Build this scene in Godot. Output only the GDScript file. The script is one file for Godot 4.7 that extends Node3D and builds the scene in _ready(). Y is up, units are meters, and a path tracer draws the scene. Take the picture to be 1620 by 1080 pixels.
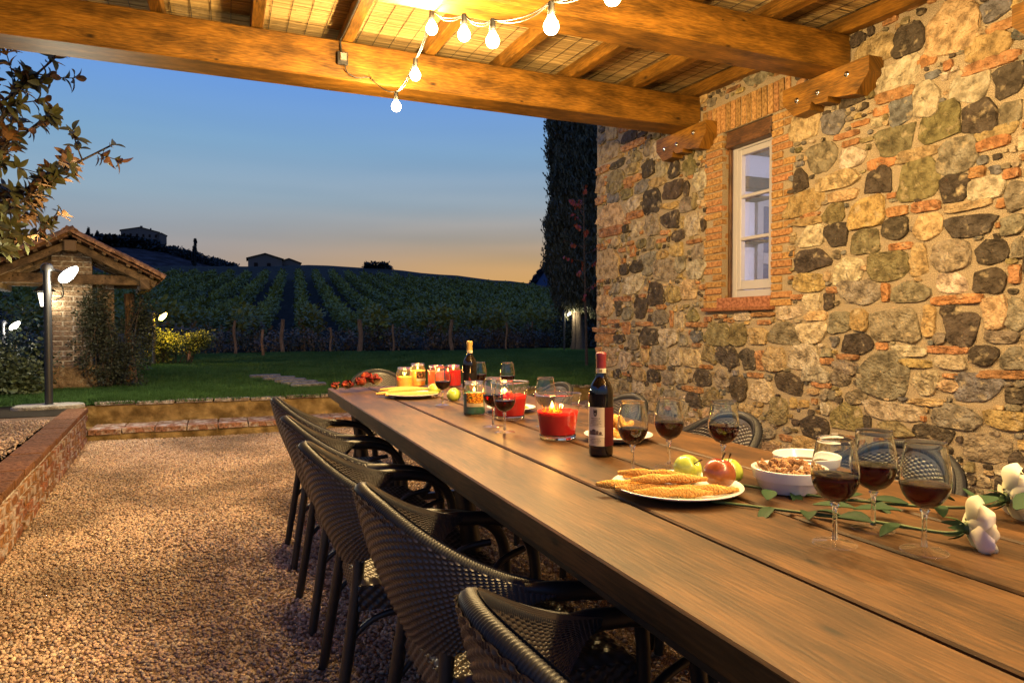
extends Node3D
# A dinner table under a wooden pergola beside a stone farmhouse at dusk, a vineyard hill behind.
# x runs towards the house wall, -z along the table towards the vineyard, y up, metres.

var rng := RandomNumberGenerator.new()
var M := {}
var taken := {}
const UPV := Vector3.UP


class Geo:
	var v := PackedVector3Array()
	var n := PackedVector3Array()
	var c := PackedColorArray()
	var t := PackedVector2Array()
	var ix := PackedInt32Array()
	var col := Color(1, 1, 1)
	var uvk := Vector2(1, 1)
	var uvo := Vector2.ZERO
	var long_axis := -1

	func add(p: Vector3, nn: Vector3, u := Vector2.ZERO) -> int:
		v.append(p)
		n.append(nn)
		c.append(col)
		t.append(u)
		return v.size() - 1

	func wood_uv(p: Vector3) -> Vector2:
		if long_axis < 0:
			return Vector2.ZERO
		var s := p[(long_axis + 1) % 3] + p[(long_axis + 2) % 3]
		return Vector2(s * uvk.x, p[long_axis] * uvk.y) + uvo

	# a, b, c (, d) run counter-clockwise seen from outside
	func tri(a: Vector3, b: Vector3, d: Vector3) -> void:
		var nn := (b - a).cross(d - a).normalized()
		var i := add(a, nn)
		add(b, nn)
		add(d, nn)
		ix.append_array(PackedInt32Array([i, i + 2, i + 1]))

	func quad(a: Vector3, b: Vector3, cc: Vector3, d: Vector3, xf := Transform3D()) -> void:
		var ua := wood_uv(a)
		var ub := wood_uv(b)
		var uc := wood_uv(cc)
		var ud := wood_uv(d)
		a = xf * a
		b = xf * b
		cc = xf * cc
		d = xf * d
		var nn := (cc - a).cross(d - b).normalized()
		var i := add(a, nn, ua)
		add(b, nn, ub)
		add(cc, nn, uc)
		add(d, nn, ud)
		ix.append_array(PackedInt32Array([i, i + 2, i + 1, i, i + 3, i + 2]))

	func quad_uv(a: Vector3, b: Vector3, cc: Vector3, d: Vector3) -> void:   # uv: a bottom left, c top right
		var nn := (cc - a).cross(d - b).normalized()
		var i := add(a, nn, Vector2(0, 1))
		add(b, nn, Vector2(1, 1))
		add(cc, nn, Vector2(1, 0))
		add(d, nn, Vector2(0, 0))
		ix.append_array(PackedInt32Array([i, i + 2, i + 1, i, i + 3, i + 2]))

	func quad_out(q: Array, mid: Vector3, xf: Transform3D) -> void:
		var nn: Vector3 = (q[2] - q[0]).cross(q[3] - q[1])
		if nn.dot((q[0] + q[1] + q[2] + q[3]) / 4.0 - mid) < 0.0:
			quad(q[3], q[2], q[1], q[0], xf)
		else:
			quad(q[0], q[1], q[2], q[3], xf)

	func box(at: Vector3, size: Vector3, bevel := 0.0, xf := Transform3D()) -> void:
		var h := size / 2.0
		var k := []
		for a in 3:
			for s in 8:
				var sg := Vector3(1 if s & 1 else -1, 1 if s & 2 else -1, 1 if s & 4 else -1)
				var p := Vector3.ZERO
				for e in 3:
					p[e] = sg[e] * (h[e] if e == a else h[e] - bevel)
				k.append(at + p)
		for a in 3:
			var b := (a + 1) % 3
			var d := (a + 2) % 3
			for s in 2:
				var base := s << a
				quad_out([k[a * 8 + base], k[a * 8 + base + (1 << b)], k[a * 8 + base + (1 << b) + (1 << d)], k[a * 8 + base + (1 << d)]], at, xf)
			if bevel > 0.0:
				for sa in 2:
					for sb in 2:
						var e := (sa << a) + (sb << b)
						quad_out([k[a * 8 + e], k[a * 8 + e + (1 << d)], k[b * 8 + e + (1 << d)], k[b * 8 + e]], at, xf)
		if bevel > 0.0:
			for s in 8:
				var p0: Vector3 = xf * k[s]
				var p1: Vector3 = xf * k[8 + s]
				var p2: Vector3 = xf * k[16 + s]
				if (p1 - p0).cross(p2 - p0).dot((p0 + p1 + p2) / 3.0 - xf * at) < 0.0:
					tri(p0, p2, p1)
				else:
					tri(p0, p1, p2)

	# rows of points; smooth; normal = (along rows) x (along a row)
	func grid(rows: Array, closed := false, flip := false, cols: Array = []) -> void:
		var nr := rows.size()
		var nc: int = rows[0].size()
		var first := v.size()
		for i in nr:
			var ra: PackedVector3Array = rows[maxi(i - 1, 0)]
			var rb: PackedVector3Array = rows[mini(i + 1, nr - 1)]
			var r: PackedVector3Array = rows[i]
			for j in nc:
				var j0 := j - 1
				var j1 := j + 1
				if j0 < 0:
					j0 = nc - 2 if closed else 0
				if j1 >= nc:
					j1 = 1 if closed else nc - 1
				var nn := (rb[j] - ra[j]).cross(r[j1] - r[j0]).normalized()
				v.append(r[j])
				n.append(-nn if flip else nn)
				c.append(cols[i] if cols.size() else col)
				t.append(Vector2(float(j) / (nc - 1), float(i) / (nr - 1)) * uvk + uvo)
		for i in nr - 1:
			for j in nc - 1:
				var a := first + i * nc + j
				var b := a + nc
				if flip:
					ix.append_array(PackedInt32Array([a, b, b + 1, a, b + 1, a + 1]))
				else:
					ix.append_array(PackedInt32Array([a, b + 1, b, a, a + 1, b + 1]))

	func disc(at: Vector3, nn: Vector3, r: float, sides := 16) -> void:
		var u := nn.cross(Vector3.RIGHT if absf(nn.x) < 0.8 else Vector3.UP).normalized()
		var w := nn.cross(u)
		var i0 := add(at, nn)
		for k in sides:
			add(at + (u * cos(TAU * k / sides) + w * sin(TAU * k / sides)) * r, nn)
		for k in sides:
			ix.append_array(PackedInt32Array([i0, i0 + 1 + (k + 1) % sides, i0 + 1 + k]))

	func tube(pts: PackedVector3Array, rad: Variant, sides := 8, caps := true, squash := 1.0, ref := Vector3.ZERO) -> void:
		var rows := []
		var side := Vector3.ZERO
		var np := pts.size()
		for i in np:
			var tg := (pts[mini(i + 1, np - 1)] - pts[maxi(i - 1, 0)]).normalized()
			if i == 0:
				side = ref if ref != Vector3.ZERO else (Vector3.UP if absf(tg.y) < 0.9 else Vector3.RIGHT)
			elif ref != Vector3.ZERO:
				side = ref
			side = (side - tg * side.dot(tg)).normalized()
			var bi := tg.cross(side)
			var r: float = rad if rad is float else rad[i]
			var row := PackedVector3Array()
			for k in sides + 1:
				var a := TAU * k / sides
				row.append(pts[i] + (side * cos(a) + bi * sin(a) * squash) * r)
			rows.append(row)
		grid(rows, true, true)
		if caps:
			var r0: float = rad if rad is float else rad[0]
			var r1: float = rad if rad is float else rad[np - 1]
			if squash == 1.0:
				disc(pts[0], (pts[0] - pts[1]).normalized(), r0, sides)
				disc(pts[np - 1], (pts[np - 1] - pts[np - 2]).normalized(), r1, sides)

	# profile of (radius, height) running upwards: faces outwards
	func lathe(prof: PackedVector2Array, seg := 24, xf := Transform3D(), flip := false) -> void:
		var rows := []
		for p in prof:
			var row := PackedVector3Array()
			for k in seg + 1:
				var a := TAU * k / seg
				row.append(xf * Vector3(maxf(p.x, 0.00005) * cos(a), p.y, maxf(p.x, 0.00005) * sin(a)))
			rows.append(row)
		grid(rows, true, flip)

	func mesh() -> ArrayMesh:
		var arr := []
		arr.resize(Mesh.ARRAY_MAX)
		arr[Mesh.ARRAY_VERTEX] = v
		arr[Mesh.ARRAY_NORMAL] = n
		arr[Mesh.ARRAY_COLOR] = c
		arr[Mesh.ARRAY_TEX_UV] = t
		arr[Mesh.ARRAY_INDEX] = ix
		var m := ArrayMesh.new()
		m.add_surface_from_arrays(Mesh.PRIMITIVE_TRIANGLES, arr)
		return m


# ---------- naming and tagging ----------
func numbered(called: String, parent: Node) -> String:
	var key := str(parent.get_instance_id()) + called
	var k: int = taken.get(key, 0)
	taken[key] = k + 1
	return called if k == 0 else "%s_%03d" % [called, k]


func obj(called: String, what: Variant, material: Material, parent: Node = self) -> MeshInstance3D:
	var o := MeshInstance3D.new()
	o.mesh = what.mesh() if what is Geo else what
	o.material_override = material
	o.name = numbered(called, parent)
	parent.add_child(o, true)
	return o


func tag(o: Node, label: String, category: String, group := "") -> Node:
	o.set_meta("label", label)
	o.set_meta("category", category)
	if group:
		o.set_meta("group", group)
	return o


func thing(called: String, label: String, category: String, at := Vector3.ZERO, turn := 0.0, group := "") -> Node3D:
	var o := Node3D.new()
	o.name = numbered(called, self)
	add_child(o, true)
	o.position = at
	o.rotation.y = turn
	tag(o, label, category, group)
	return o


func struct(called: String, what: Variant, material: Material) -> MeshInstance3D:
	var o := obj(called, what, material)
	o.set_meta("kind", "structure")
	return o


func copy(o: Node3D, called: String, label: String, at: Vector3, turn: float, group := "") -> Node3D:
	var r: Node3D = o.duplicate()
	r.name = numbered(called, self)
	add_child(r, true)
	r.position = at
	r.rotation.y = turn
	r.set_meta("label", label)
	if group:
		r.set_meta("group", group)
	return r


func scatter(called: String, m: Mesh, material: Material, xfs: Array, cols: Array, parent: Node = self, stuff := true) -> MultiMeshInstance3D:
	var mm := MultiMesh.new()
	mm.transform_format = MultiMesh.TRANSFORM_3D
	mm.use_colors = cols.size() > 0
	mm.mesh = m
	mm.instance_count = xfs.size()
	for i in xfs.size():
		mm.set_instance_transform(i, xfs[i])
		if cols.size():
			mm.set_instance_color(i, cols[i])
	var o := MultiMeshInstance3D.new()
	o.multimesh = mm
	o.material_override = material
	o.name = numbered(called, parent)
	parent.add_child(o, true)
	if stuff:
		o.set_meta("kind", "stuff")
	return o


func lamp_light(called: String, at: Vector3, color: Color, energy: float, size := 0.03, parent: Node = self) -> OmniLight3D:
	var l := OmniLight3D.new()
	l.name = numbered(called, parent)
	parent.add_child(l, true)
	l.position = at
	l.light_color = color
	l.light_energy = energy
	l.light_size = size
	l.omni_range = 30.0
	l.omni_attenuation = 2.0
	l.shadow_enabled = true
	return l


func lin(r: float, g: float, b: float) -> Color:
	return Color(r, g, b).linear_to_srgb()


func mat(called: String, color: Color, rough := 0.8, spec := 0.5) -> StandardMaterial3D:
	var m := StandardMaterial3D.new()
	m.resource_name = called
	m.albedo_color = color
	m.roughness = rough
	m.metallic_specular = spec
	m.vertex_color_use_as_albedo = true
	M[called] = m
	return m


func noise(freq: float, oct := 4, seed_ := 1, type := FastNoiseLite.TYPE_SIMPLEX_SMOOTH) -> FastNoiseLite:
	var f := FastNoiseLite.new()
	f.noise_type = type
	f.frequency = freq
	f.fractal_octaves = oct
	f.seed = seed_
	return f


func noise_tex(freq: float, oct: int, seed_: int, lo: Color, hi: Color, size := 512, mid := Color(0, 0, 0, 0), at := 0.5, type := FastNoiseLite.TYPE_SIMPLEX_SMOOTH) -> NoiseTexture2D:
	var t := NoiseTexture2D.new()
	t.width = size
	t.height = size
	t.seamless = true
	t.noise = noise(freq, oct, seed_, type)
	var g := Gradient.new()
	g.set_color(0, lo)
	g.set_color(1, hi)
	if mid.a > 0.0:
		g.add_point(at, mid)
	t.color_ramp = g
	return t


func threshold_tex(freq: float, oct: int, seed_: int, from: float, to: float, size := 512) -> NoiseTexture2D:
	var t := NoiseTexture2D.new()
	t.width = size
	t.height = size
	t.seamless = true
	t.noise = noise(freq, oct, seed_)
	var g := Gradient.new()
	g.set_color(0, Color.BLACK)
	g.set_offset(0, from)
	g.set_color(1, Color.WHITE)
	g.set_offset(1, to)
	t.color_ramp = g
	return t


func tri_map(m: StandardMaterial3D, scale: Vector3, world := true) -> void:
	m.uv1_triplanar = true
	m.uv1_world_triplanar = world
	m.uv1_scale = scale
	m.uv1_triplanar_sharpness = 4.0


func bump(m: StandardMaterial3D, t: Texture2D, cm: float) -> void:
	m.heightmap_enabled = true
	m.heightmap_texture = t
	m.heightmap_scale = cm


# planks, beams: grain along v, knots that the grain bends round; seamless both ways
func wood_image(w: int, h: int, lines: int, knots: int, seed_: int, height: bool) -> ImageTexture:
	var r := RandomNumberGenerator.new()
	r.seed = seed_
	var warp := noise(0.006, 3, seed_).get_seamless_image(256, 256)
	var fine := noise(0.09, 4, seed_ + 5).get_seamless_image(512, 256)
	var blot := noise(0.02, 5, seed_ + 9).get_seamless_image(256, 256)
	var wd := warp.get_data()
	var fd := fine.get_data()
	var bd := blot.get_data()
	var ks := []
	for k in knots:
		ks.append(Vector3(r.randf() * w, r.randf() * h, r.randf_range(3.5, 9.5)))
	var bent := PackedFloat32Array()
	bent.resize(w * h)
	var dark := PackedFloat32Array()
	dark.resize(w * h)
	for k in ks:
		var kr: float = k.z
		for dy in range(-int(kr * 9), int(kr * 9) + 1):
			for dx in range(-int(kr * 4), int(kr * 4) + 1):
				var px := posmod(int(k.x) + dx, w)
				var py := posmod(int(k.y) + dy, h)
				var d2 := pow(dx / (kr * 1.5), 2) + pow(dy / (kr * 3.0), 2)
				bent[py * w + px] += 1.7 * exp(-d2)
				dark[py * w + px] += exp(-(pow(dx / kr, 2) + pow(dy / (kr * 1.3), 2)) * 1.4)
	for k in 26:   # drying cracks along the grain
		var cx := r.randf() * w
		var y0 := r.randi() % h
		var n := r.randi_range(h / 24, h / 5)
		for i in n:
			cx += r.randf_range(-0.35, 0.35)
			dark[posmod(y0 + i, h) * w + posmod(int(cx), w)] += 0.75 * sin(PI * i / n)
	var bytes := PackedByteArray()
	bytes.resize(w * h * 3)
	for y in h:
		for x in w:
			var i := y * w + x
			var wv := wd[(y * 256 / h) * 256 + (x * 256 / w)] / 255.0
			var g := float(x) / w * lines + wv * 2.2 + bent[i]
			var f := g - floorf(g)
			var ring := f * f * (1.0 - f) * 6.0
			var fn := fd[(y * 256 / h) * 512 + posmod(x * 512 * 2 / w + int(wv * 60.0), 512)] / 255.0
			var bl := bd[(y * 256 / h) * 256 + (x * 256 / w)] / 255.0
			var val := 0.80 - 0.06 * ring + 0.42 * (fn - 0.5) + 0.50 * (bl - 0.5)
			val *= 1.0 - 0.6 * minf(dark[i], 1.0)
			if height:
				val = 0.5 - 0.12 * ring + 0.5 * (fn - 0.5) - 0.2 * minf(dark[i], 1.0)
			var q := clampf(val, 0.02, 1.0)
			bytes[i * 3] = int(q * 255.0)
			bytes[i * 3 + 1] = int(q * (0.97 - 0.03 * ring) * 255.0)
			bytes[i * 3 + 2] = int(q * (0.92 - 0.08 * ring) * 255.0)
	return ImageTexture.create_from_image(Image.create_from_data(w, h, false, Image.FORMAT_RGB8, bytes))


func _ready() -> void:
	rng.seed = 20240611
	# ----- camera -----
	var cam := Camera3D.new()
	cam.name = "camera"
	add_child(cam)
	cam.position = Vector3(0, 1.16, 0)
	cam.rotation_degrees = Vector3(-1.33, -22.6, 0)
	cam.fov = 53.13
	cam.near = 0.05
	cam.far = 4000.0
	cam.current = true
	# ----- sky, exposure -----
	var env := Environment.new()
	env.background_mode = Environment.BG_SKY
	env.tonemap_mode = Environment.TONE_MAPPER_LINEAR
	env.tonemap_exposure = 1.35
	env.sdfgi_enabled = true
	env.ssao_enabled = true
	env.ssil_enabled = true
	var sky := Sky.new()
	var pano := PanoramaSkyMaterial.new()
	pano.panorama = dusk_sky()
	sky.sky_material = pano
	env.sky = sky
	var we := WorldEnvironment.new()
	we.name = "world_environment"
	we.environment = env
	add_child(we)
	# ----- the last of the sun, just under the horizon glow beyond the house -----
	var sun := DirectionalLight3D.new()
	sun.name = "sun"
	add_child(sun)
	sun.rotation_degrees = Vector3(-3.0, 150.0, 0)
	sun.light_color = Color(1.0, 0.72, 0.5)
	sun.light_energy = 0.015
	sun.light_angular_distance = 10.0
	sun.shadow_enabled = true
	# ----- materials, large structure, objects, details -----
	materials()
	landscape()
	vineyard()
	terrace()
	house()
	pergola()
	table()
	chairs()
	garden_hut()
	garden_lamps()
	plants()
	far_buildings()
	string_lights()
	table_setting()
	gravel_and_grass()


func dusk_sky() -> ImageTexture:
	var w := 1024
	var h := 512
	var im := Image.create_empty(w, h, false, Image.FORMAT_RGBF)
	var cl := noise(0.9, 4, 77)
	var el := [-90.0, 0.0, 3.0, 5.0, 7.0, 10.0, 14.0, 19.0, 27.0, 45.0, 90.0]
	var cool := [Color(0.10, 0.10, 0.11), Color(0.22, 0.22, 0.24), Color(0.215, 0.22, 0.25), Color(0.21, 0.23, 0.275), Color(0.20, 0.245, 0.30), Color(0.20, 0.30, 0.39), Color(0.15, 0.285, 0.44), Color(0.105, 0.245, 0.56), Color(0.07, 0.185, 0.58), Color(0.05, 0.12, 0.45), Color(0.03, 0.07, 0.27)]
	var warm := [Color(0.10, 0.10, 0.11), Color(0.60, 0.30, 0.075), Color(0.53, 0.285, 0.09), Color(0.42, 0.26, 0.12), Color(0.30, 0.25, 0.20), Color(0.235, 0.29, 0.34), Color(0.16, 0.28, 0.43), Color(0.11, 0.245, 0.56), Color(0.075, 0.185, 0.58), Color(0.05, 0.12, 0.45), Color(0.03, 0.07, 0.27)]
	for y in h:
		var e := 90.0 - (y + 0.5) / h * 180.0
		var k := 0
		while k < el.size() - 2 and e > el[k + 1]:
			k += 1
		var f: float = clampf((e - el[k]) / (el[k + 1] - el[k]), 0.0, 1.0)
		var a: Color = cool[k].lerp(cool[k + 1], f)
		var b: Color = warm[k].lerp(warm[k + 1], f)
		for x in w:
			var az := wrapf((x + 0.5) / w * 360.0, -180.0, 180.0)
			var d := wrapf(az - 26.0, -180.0, 180.0)
			var near := exp(-pow(d / 30.0, 2))
			var c := a.lerp(b, near)
			if e > 0.0 and e < 24.0:
				var ar := deg_to_rad(az)
				var s := cl.get_noise_3d(cos(ar) * 2.2, e * 0.62, sin(ar) * 2.2)
				var band := clampf(1.0 - absf(e - 8.0) / 9.0, 0.0, 1.0) * 0.10 + 0.02
				var q := clampf(s * 1.5, -1.0, 1.0) * band
				c = Color(c.r * (1.0 + q * 0.9), c.g * (1.0 + q * 0.55), c.b * (1.0 + q * 0.35))
			im.set_pixel(x, y, c)
	return ImageTexture.create_from_image(im)


func materials() -> void:
	var m: StandardMaterial3D
	var wood := wood_image(512, 1024, 44, 17, 3, false)
	var woodh := wood_image(256, 512, 44, 8, 3, true)
	m = mat("table_wood", lin(0.122, 0.060, 0.020), 0.5, 0.38)
	m.albedo_texture = wood
	bump(m, woodh, 0.07)
	m = mat("beam_wood", lin(0.29, 0.14, 0.019), 0.5, 0.4)
	m.albedo_texture = wood_image(512, 1024, 30, 5, 8, false)
	bump(m, woodh, 0.1)
	m = mat("grey_wood", lin(0.22, 0.15, 0.09), 0.8, 0.3)
	m.albedo_texture = wood
	m = mat("frame_wood", lin(0.16, 0.075, 0.03), 0.5)
	m.albedo_texture = wood
	var speck := noise_tex(0.11, 5, 21, Color(0.5, 0.5, 0.5), Color(1, 1, 1), 512, Color(0.75, 0.73, 0.7), 0.5)
	var cloud := noise_tex(0.012, 5, 31, Color(0.5, 0.47, 0.43), Color(1, 1, 1))
	var rough := noise_tex(0.05, 5, 41, Color(0, 0, 0), Color(1, 1, 1))
	# rubble stones: own tone by vertex colour, mottled, with pale lichen and lime
	m = mat("stone", lin(1, 1, 1), 0.82, 0.4)
	tri_map(m, Vector3(1.3, 1.3, 1.3))
	m.albedo_texture = noise_tex(0.015, 7, 51, Color(0.52, 0.49, 0.45), Color(1, 1, 1), 512, Color(0.86, 0.83, 0.78), 0.5)
	m.detail_enabled = true
	m.detail_blend_mode = BaseMaterial3D.BLEND_MODE_MIX
	m.detail_albedo = noise_tex(0.05, 3, 61, Color(0.6, 0.53, 0.42), Color(0.75, 0.68, 0.56), 128)
	m.detail_mask = threshold_tex(0.011, 7, 71, 0.66, 1.0)
	bump(m, rough, 1.6)
	m = mat("mortar", lin(0.70, 0.575, 0.42), 0.95, 0.2)
	tri_map(m, Vector3(2.2, 2.2, 2.2))
	m.albedo_texture = speck
	bump(m, noise_tex(0.12, 5, 81, Color(0, 0, 0), Color(1, 1, 1)), 0.9)
	m = mat("brick", lin(1, 1, 1), 0.9, 0.25)
	tri_map(m, Vector3(1.7, 1.7, 1.7))
	m.albedo_texture = noise_tex(0.03, 6, 91, Color(0.55, 0.5, 0.48), Color(1, 1, 1), 512, Color(0.85, 0.82, 0.8), 0.5)
	bump(m, rough, 0.6)
	m = mat("old_brick", lin(1, 1, 1), 0.92, 0.25)
	tri_map(m, Vector3(1.7, 1.7, 1.7))
	m.albedo_texture = noise_tex(0.03, 6, 92, Color(0.5, 0.5, 0.5), Color(1, 1, 1), 512, Color(0.85, 0.82, 0.8), 0.5)
	m.detail_enabled = true
	m.detail_blend_mode = BaseMaterial3D.BLEND_MODE_MIX
	m.detail_albedo = noise_tex(0.05, 3, 62, Color(0.62, 0.58, 0.55), Color(0.8, 0.76, 0.74), 128)
	m.detail_mask = threshold_tex(0.009, 5, 72, 0.46, 0.9)
	bump(m, rough, 0.6)
	m = mat("lime_mortar", lin(0.82, 0.76, 0.70), 0.95, 0.2)
	tri_map(m, Vector3(2, 2, 2))
	m.albedo_texture = cloud
	m = mat("plaster", lin(0.40, 0.28, 0.13), 0.95, 0.2)
	tri_map(m, Vector3(0.8, 0.8, 0.8))
	m.albedo_texture = cloud
	bump(m, rough, 0.5)
	m = mat("gravel_bed", lin(0.42, 0.29, 0.20), 0.95, 0.2)
	tri_map(m, Vector3(3, 3, 3))
	m.albedo_texture = speck
	bump(m, rough, 1.5)
	m = mat("pebble", lin(1, 1, 1), 0.75, 0.35)
	m = mat("earth", lin(0.05, 0.04, 0.025), 0.95, 0.2)
	tri_map(m, Vector3(0.15, 0.15, 0.15))
	m.albedo_texture = cloud
	m = mat("turf", lin(0.05, 0.085, 0.022), 0.95, 0.2)
	tri_map(m, Vector3(0.5, 0.5, 0.5))
	m.albedo_texture = cloud
	m = mat("grass", lin(1, 1, 1), 0.6, 0.3)
	m.backlight_enabled = true
	m.backlight = Color(0.4, 0.4, 0.4)
	m = mat("leaf", lin(1, 1, 1), 0.5, 0.4)
	m.backlight_enabled = true
	m.backlight = Color(0.5, 0.5, 0.5)
	m = mat("dark_leaf", lin(1, 1, 1), 0.6, 0.25)
	m = mat("bark", lin(0.20, 0.15, 0.11), 0.95, 0.2)
	tri_map(m, Vector3(3, 0.7, 3))
	m.albedo_texture = noise_tex(0.04, 5, 93, Color(0.4, 0.4, 0.4), Color(1, 1, 1))
	bump(m, rough, 2.0)
	m = mat("post_wood", lin(0.42, 0.24, 0.12), 0.9, 0.2)
	tri_map(m, Vector3(6, 0.6, 6))
	m.albedo_texture = cloud
	m = mat("wicker", lin(0.042, 0.034, 0.030), 0.34, 0.5)
	m = mat("wicker_rim", lin(0.017, 0.017, 0.021), 0.42, 0.3)
	m = mat("dark_metal", lin(0.016, 0.014, 0.013), 0.45, 0.5)
	m = mat("black_paint", lin(0.02, 0.02, 0.022), 0.4, 0.5)
	m = mat("rubber", lin(0.02, 0.02, 0.02), 0.5, 0.5)
	m = mat("steel", lin(0.55, 0.55, 0.57), 0.22, 0.5)
	m.metallic = 1.0
	m = mat("cane", lin(1, 1, 1), 0.7, 0.3)
	m = mat("pale_cable", lin(0.22, 0.2, 0.17), 0.5)
	m = mat("white_paint", lin(0.38, 0.355, 0.37), 0.45, 0.5)
	m = mat("room_paint", lin(0.66, 0.64, 0.72), 0.9, 0.2)
	m = mat("ceramic", lin(0.74, 0.70, 0.70), 0.2, 0.5)
	m.clearcoat_enabled = true
	m.clearcoat = 0.5
	m.clearcoat_roughness = 0.1
	m = mat("tile", lin(1, 1, 1), 0.9, 0.25)
	tri_map(m, Vector3(2, 2, 2))
	m.albedo_texture = cloud
	bump(m, rough, 0.8)
	m = mat("pane", Color(1, 1, 1, 0.03), 0.02, 0.5)
	m.transparency = BaseMaterial3D.TRANSPARENCY_ALPHA
	m = mat("thin_glass", Color(1, 1, 1, 0.01), 0.0, 0.5)
	m.transparency = BaseMaterial3D.TRANSPARENCY_ALPHA
	m = mat("thick_glass", Color(0.97, 0.99, 0.98, 0.0), 0.0, 0.5)
	m.refraction_enabled = true
	m.refraction_scale = 0.05
	m = mat("wine", Color(0.24, 0.004, 0.015, 0.0), 0.0, 0.3)
	m.refraction_enabled = true
	m.refraction_scale = 0.033
	m = mat("bottle_glass", lin(0.006, 0.004, 0.003), 0.06, 0.6)
	m = mat("foil_red", lin(0.22, 0.02, 0.025), 0.35, 0.6)
	m = mat("foil_gold", lin(0.42, 0.26, 0.06), 0.35, 0.6)
	m = mat("wax_yellow", lin(0.8, 0.42, 0.05), 0.5)
	m.subsurf_scatter_enabled = true
	m.subsurf_scatter_strength = 0.7
	m = mat("wax_orange", lin(0.75, 0.12, 0.015), 0.5)
	m.subsurf_scatter_enabled = true
	m.subsurf_scatter_strength = 0.7
	m = mat("wax_red", lin(0.36, 0.004, 0.003), 0.75, 0.2)
	m.subsurf_scatter_enabled = true
	m.subsurf_scatter_strength = 0.25
	m = mat("wax_green", lin(0.02, 0.11, 0.07), 0.4)
	m.subsurf_scatter_enabled = true
	m.subsurf_scatter_strength = 0.4
	m = mat("bread", lin(1, 1, 1), 0.8, 0.3)
	m.albedo_texture = noise_tex(0.09, 5, 94, Color(0.78, 0.62, 0.42), Color(1, 1, 1), 256)
	tri_map(m, Vector3(6, 6, 6), false)
	bump(m, noise_tex(0.12, 4, 95, Color(0, 0, 0), Color(1, 1, 1), 256), 0.4)
	m = mat("apple", lin(1, 1, 1), 0.22, 0.5)
	m.albedo_texture = noise_tex(0.03, 5, 96, Color(0.8, 0.8, 0.75), Color(1, 1, 1), 256)
	tri_map(m, Vector3(5, 5, 5), false)
	m.clearcoat_enabled = true
	m.clearcoat = 0.3
	m = mat("petal", lin(1, 1, 1), 0.6, 0.3)
	m.backlight_enabled = true
	m.backlight = Color(0.5, 0.5, 0.45)
	m = mat("stem_green", lin(0.07, 0.11, 0.03), 0.6)
	m = mat("hill_trees", lin(0.016, 0.017, 0.015), 0.95, 0.1)
	m = mat("far_field", lin(0.075, 0.062, 0.066), 0.95, 0.1)
	tri_map(m, Vector3(0.02, 0.02, 0.02))
	m.albedo_texture = cloud
	m = mat("far_wall", lin(0.13, 0.10, 0.085), 0.95, 0.1)
	m = mat("far_roof", lin(0.10, 0.06, 0.045), 0.95, 0.1)
	m = mat("orange_tag", lin(0.62, 0.25, 0.03), 0.5)
	m = mat("flat", lin(1, 1, 1), 0.8, 0.3)
	for e in [["bulb_glow", Color(1.0, 0.86, 0.62), 26.0], ["flame", Color(1.0, 0.72, 0.3), 7.0], ["lamp_white", Color(1.0, 0.96, 0.84), 4.0], ["lamp_yellow", Color(1.0, 0.86, 0.45), 4.0]]:
		m = mat(e[0], Color(1, 1, 1), 0.5)
		m.emission_enabled = true
		m.emission = e[1]
		m.emission_energy_multiplier = e[2]


# ---------- ground, hills ----------
func crest(az: float) -> float:   # height of the vineyard's crest by bearing in degrees
	var a := [-60.0, -20.0, -10.6, -2.6, 1.4, 6.6, 11.6, 16.8, 22.0, 26.0, 32.0, 60.0]
	var b := [9.5, 11.0, 12.2, 13.6, 13.9, 14.6, 14.1, 12.9, 11.5, 10.3, 8.8, 6.0]
	if az <= a[0] or az >= a[11]:
		return b[0] if az <= a[0] else b[11]
	var k := 0
	while az > a[k + 1]:
		k += 1
	return lerpf(b[k], b[k + 1], smoothstep(a[k], a[k + 1], az))


func hill_height(x: float, z: float) -> float:
	var r := sqrt(x * x + z * z)
	var az := rad_to_deg(atan2(x, -z))
	var top := crest(az)
	var f := clampf((r - 42.0) / 116.0, 0.0, 1.0)
	var h := 0.25 + (top - 0.25) * pow(f, 1.22)
	if r > 158.0:
		h = top - (r - 158.0) * 0.05
		h = maxf(h, -4.0)
	return h


func lawn_height(x: float, z: float) -> float:
	return lerpf(0.335, 0.2, clampf((-z - 8.5) / 17.0, 0.0, 1.0)) + 0.03 * sin(x * 0.7) * sin(z * 0.5) * clampf((-z - 9.0) / 4.0, 0.0, 1.0)


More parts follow.
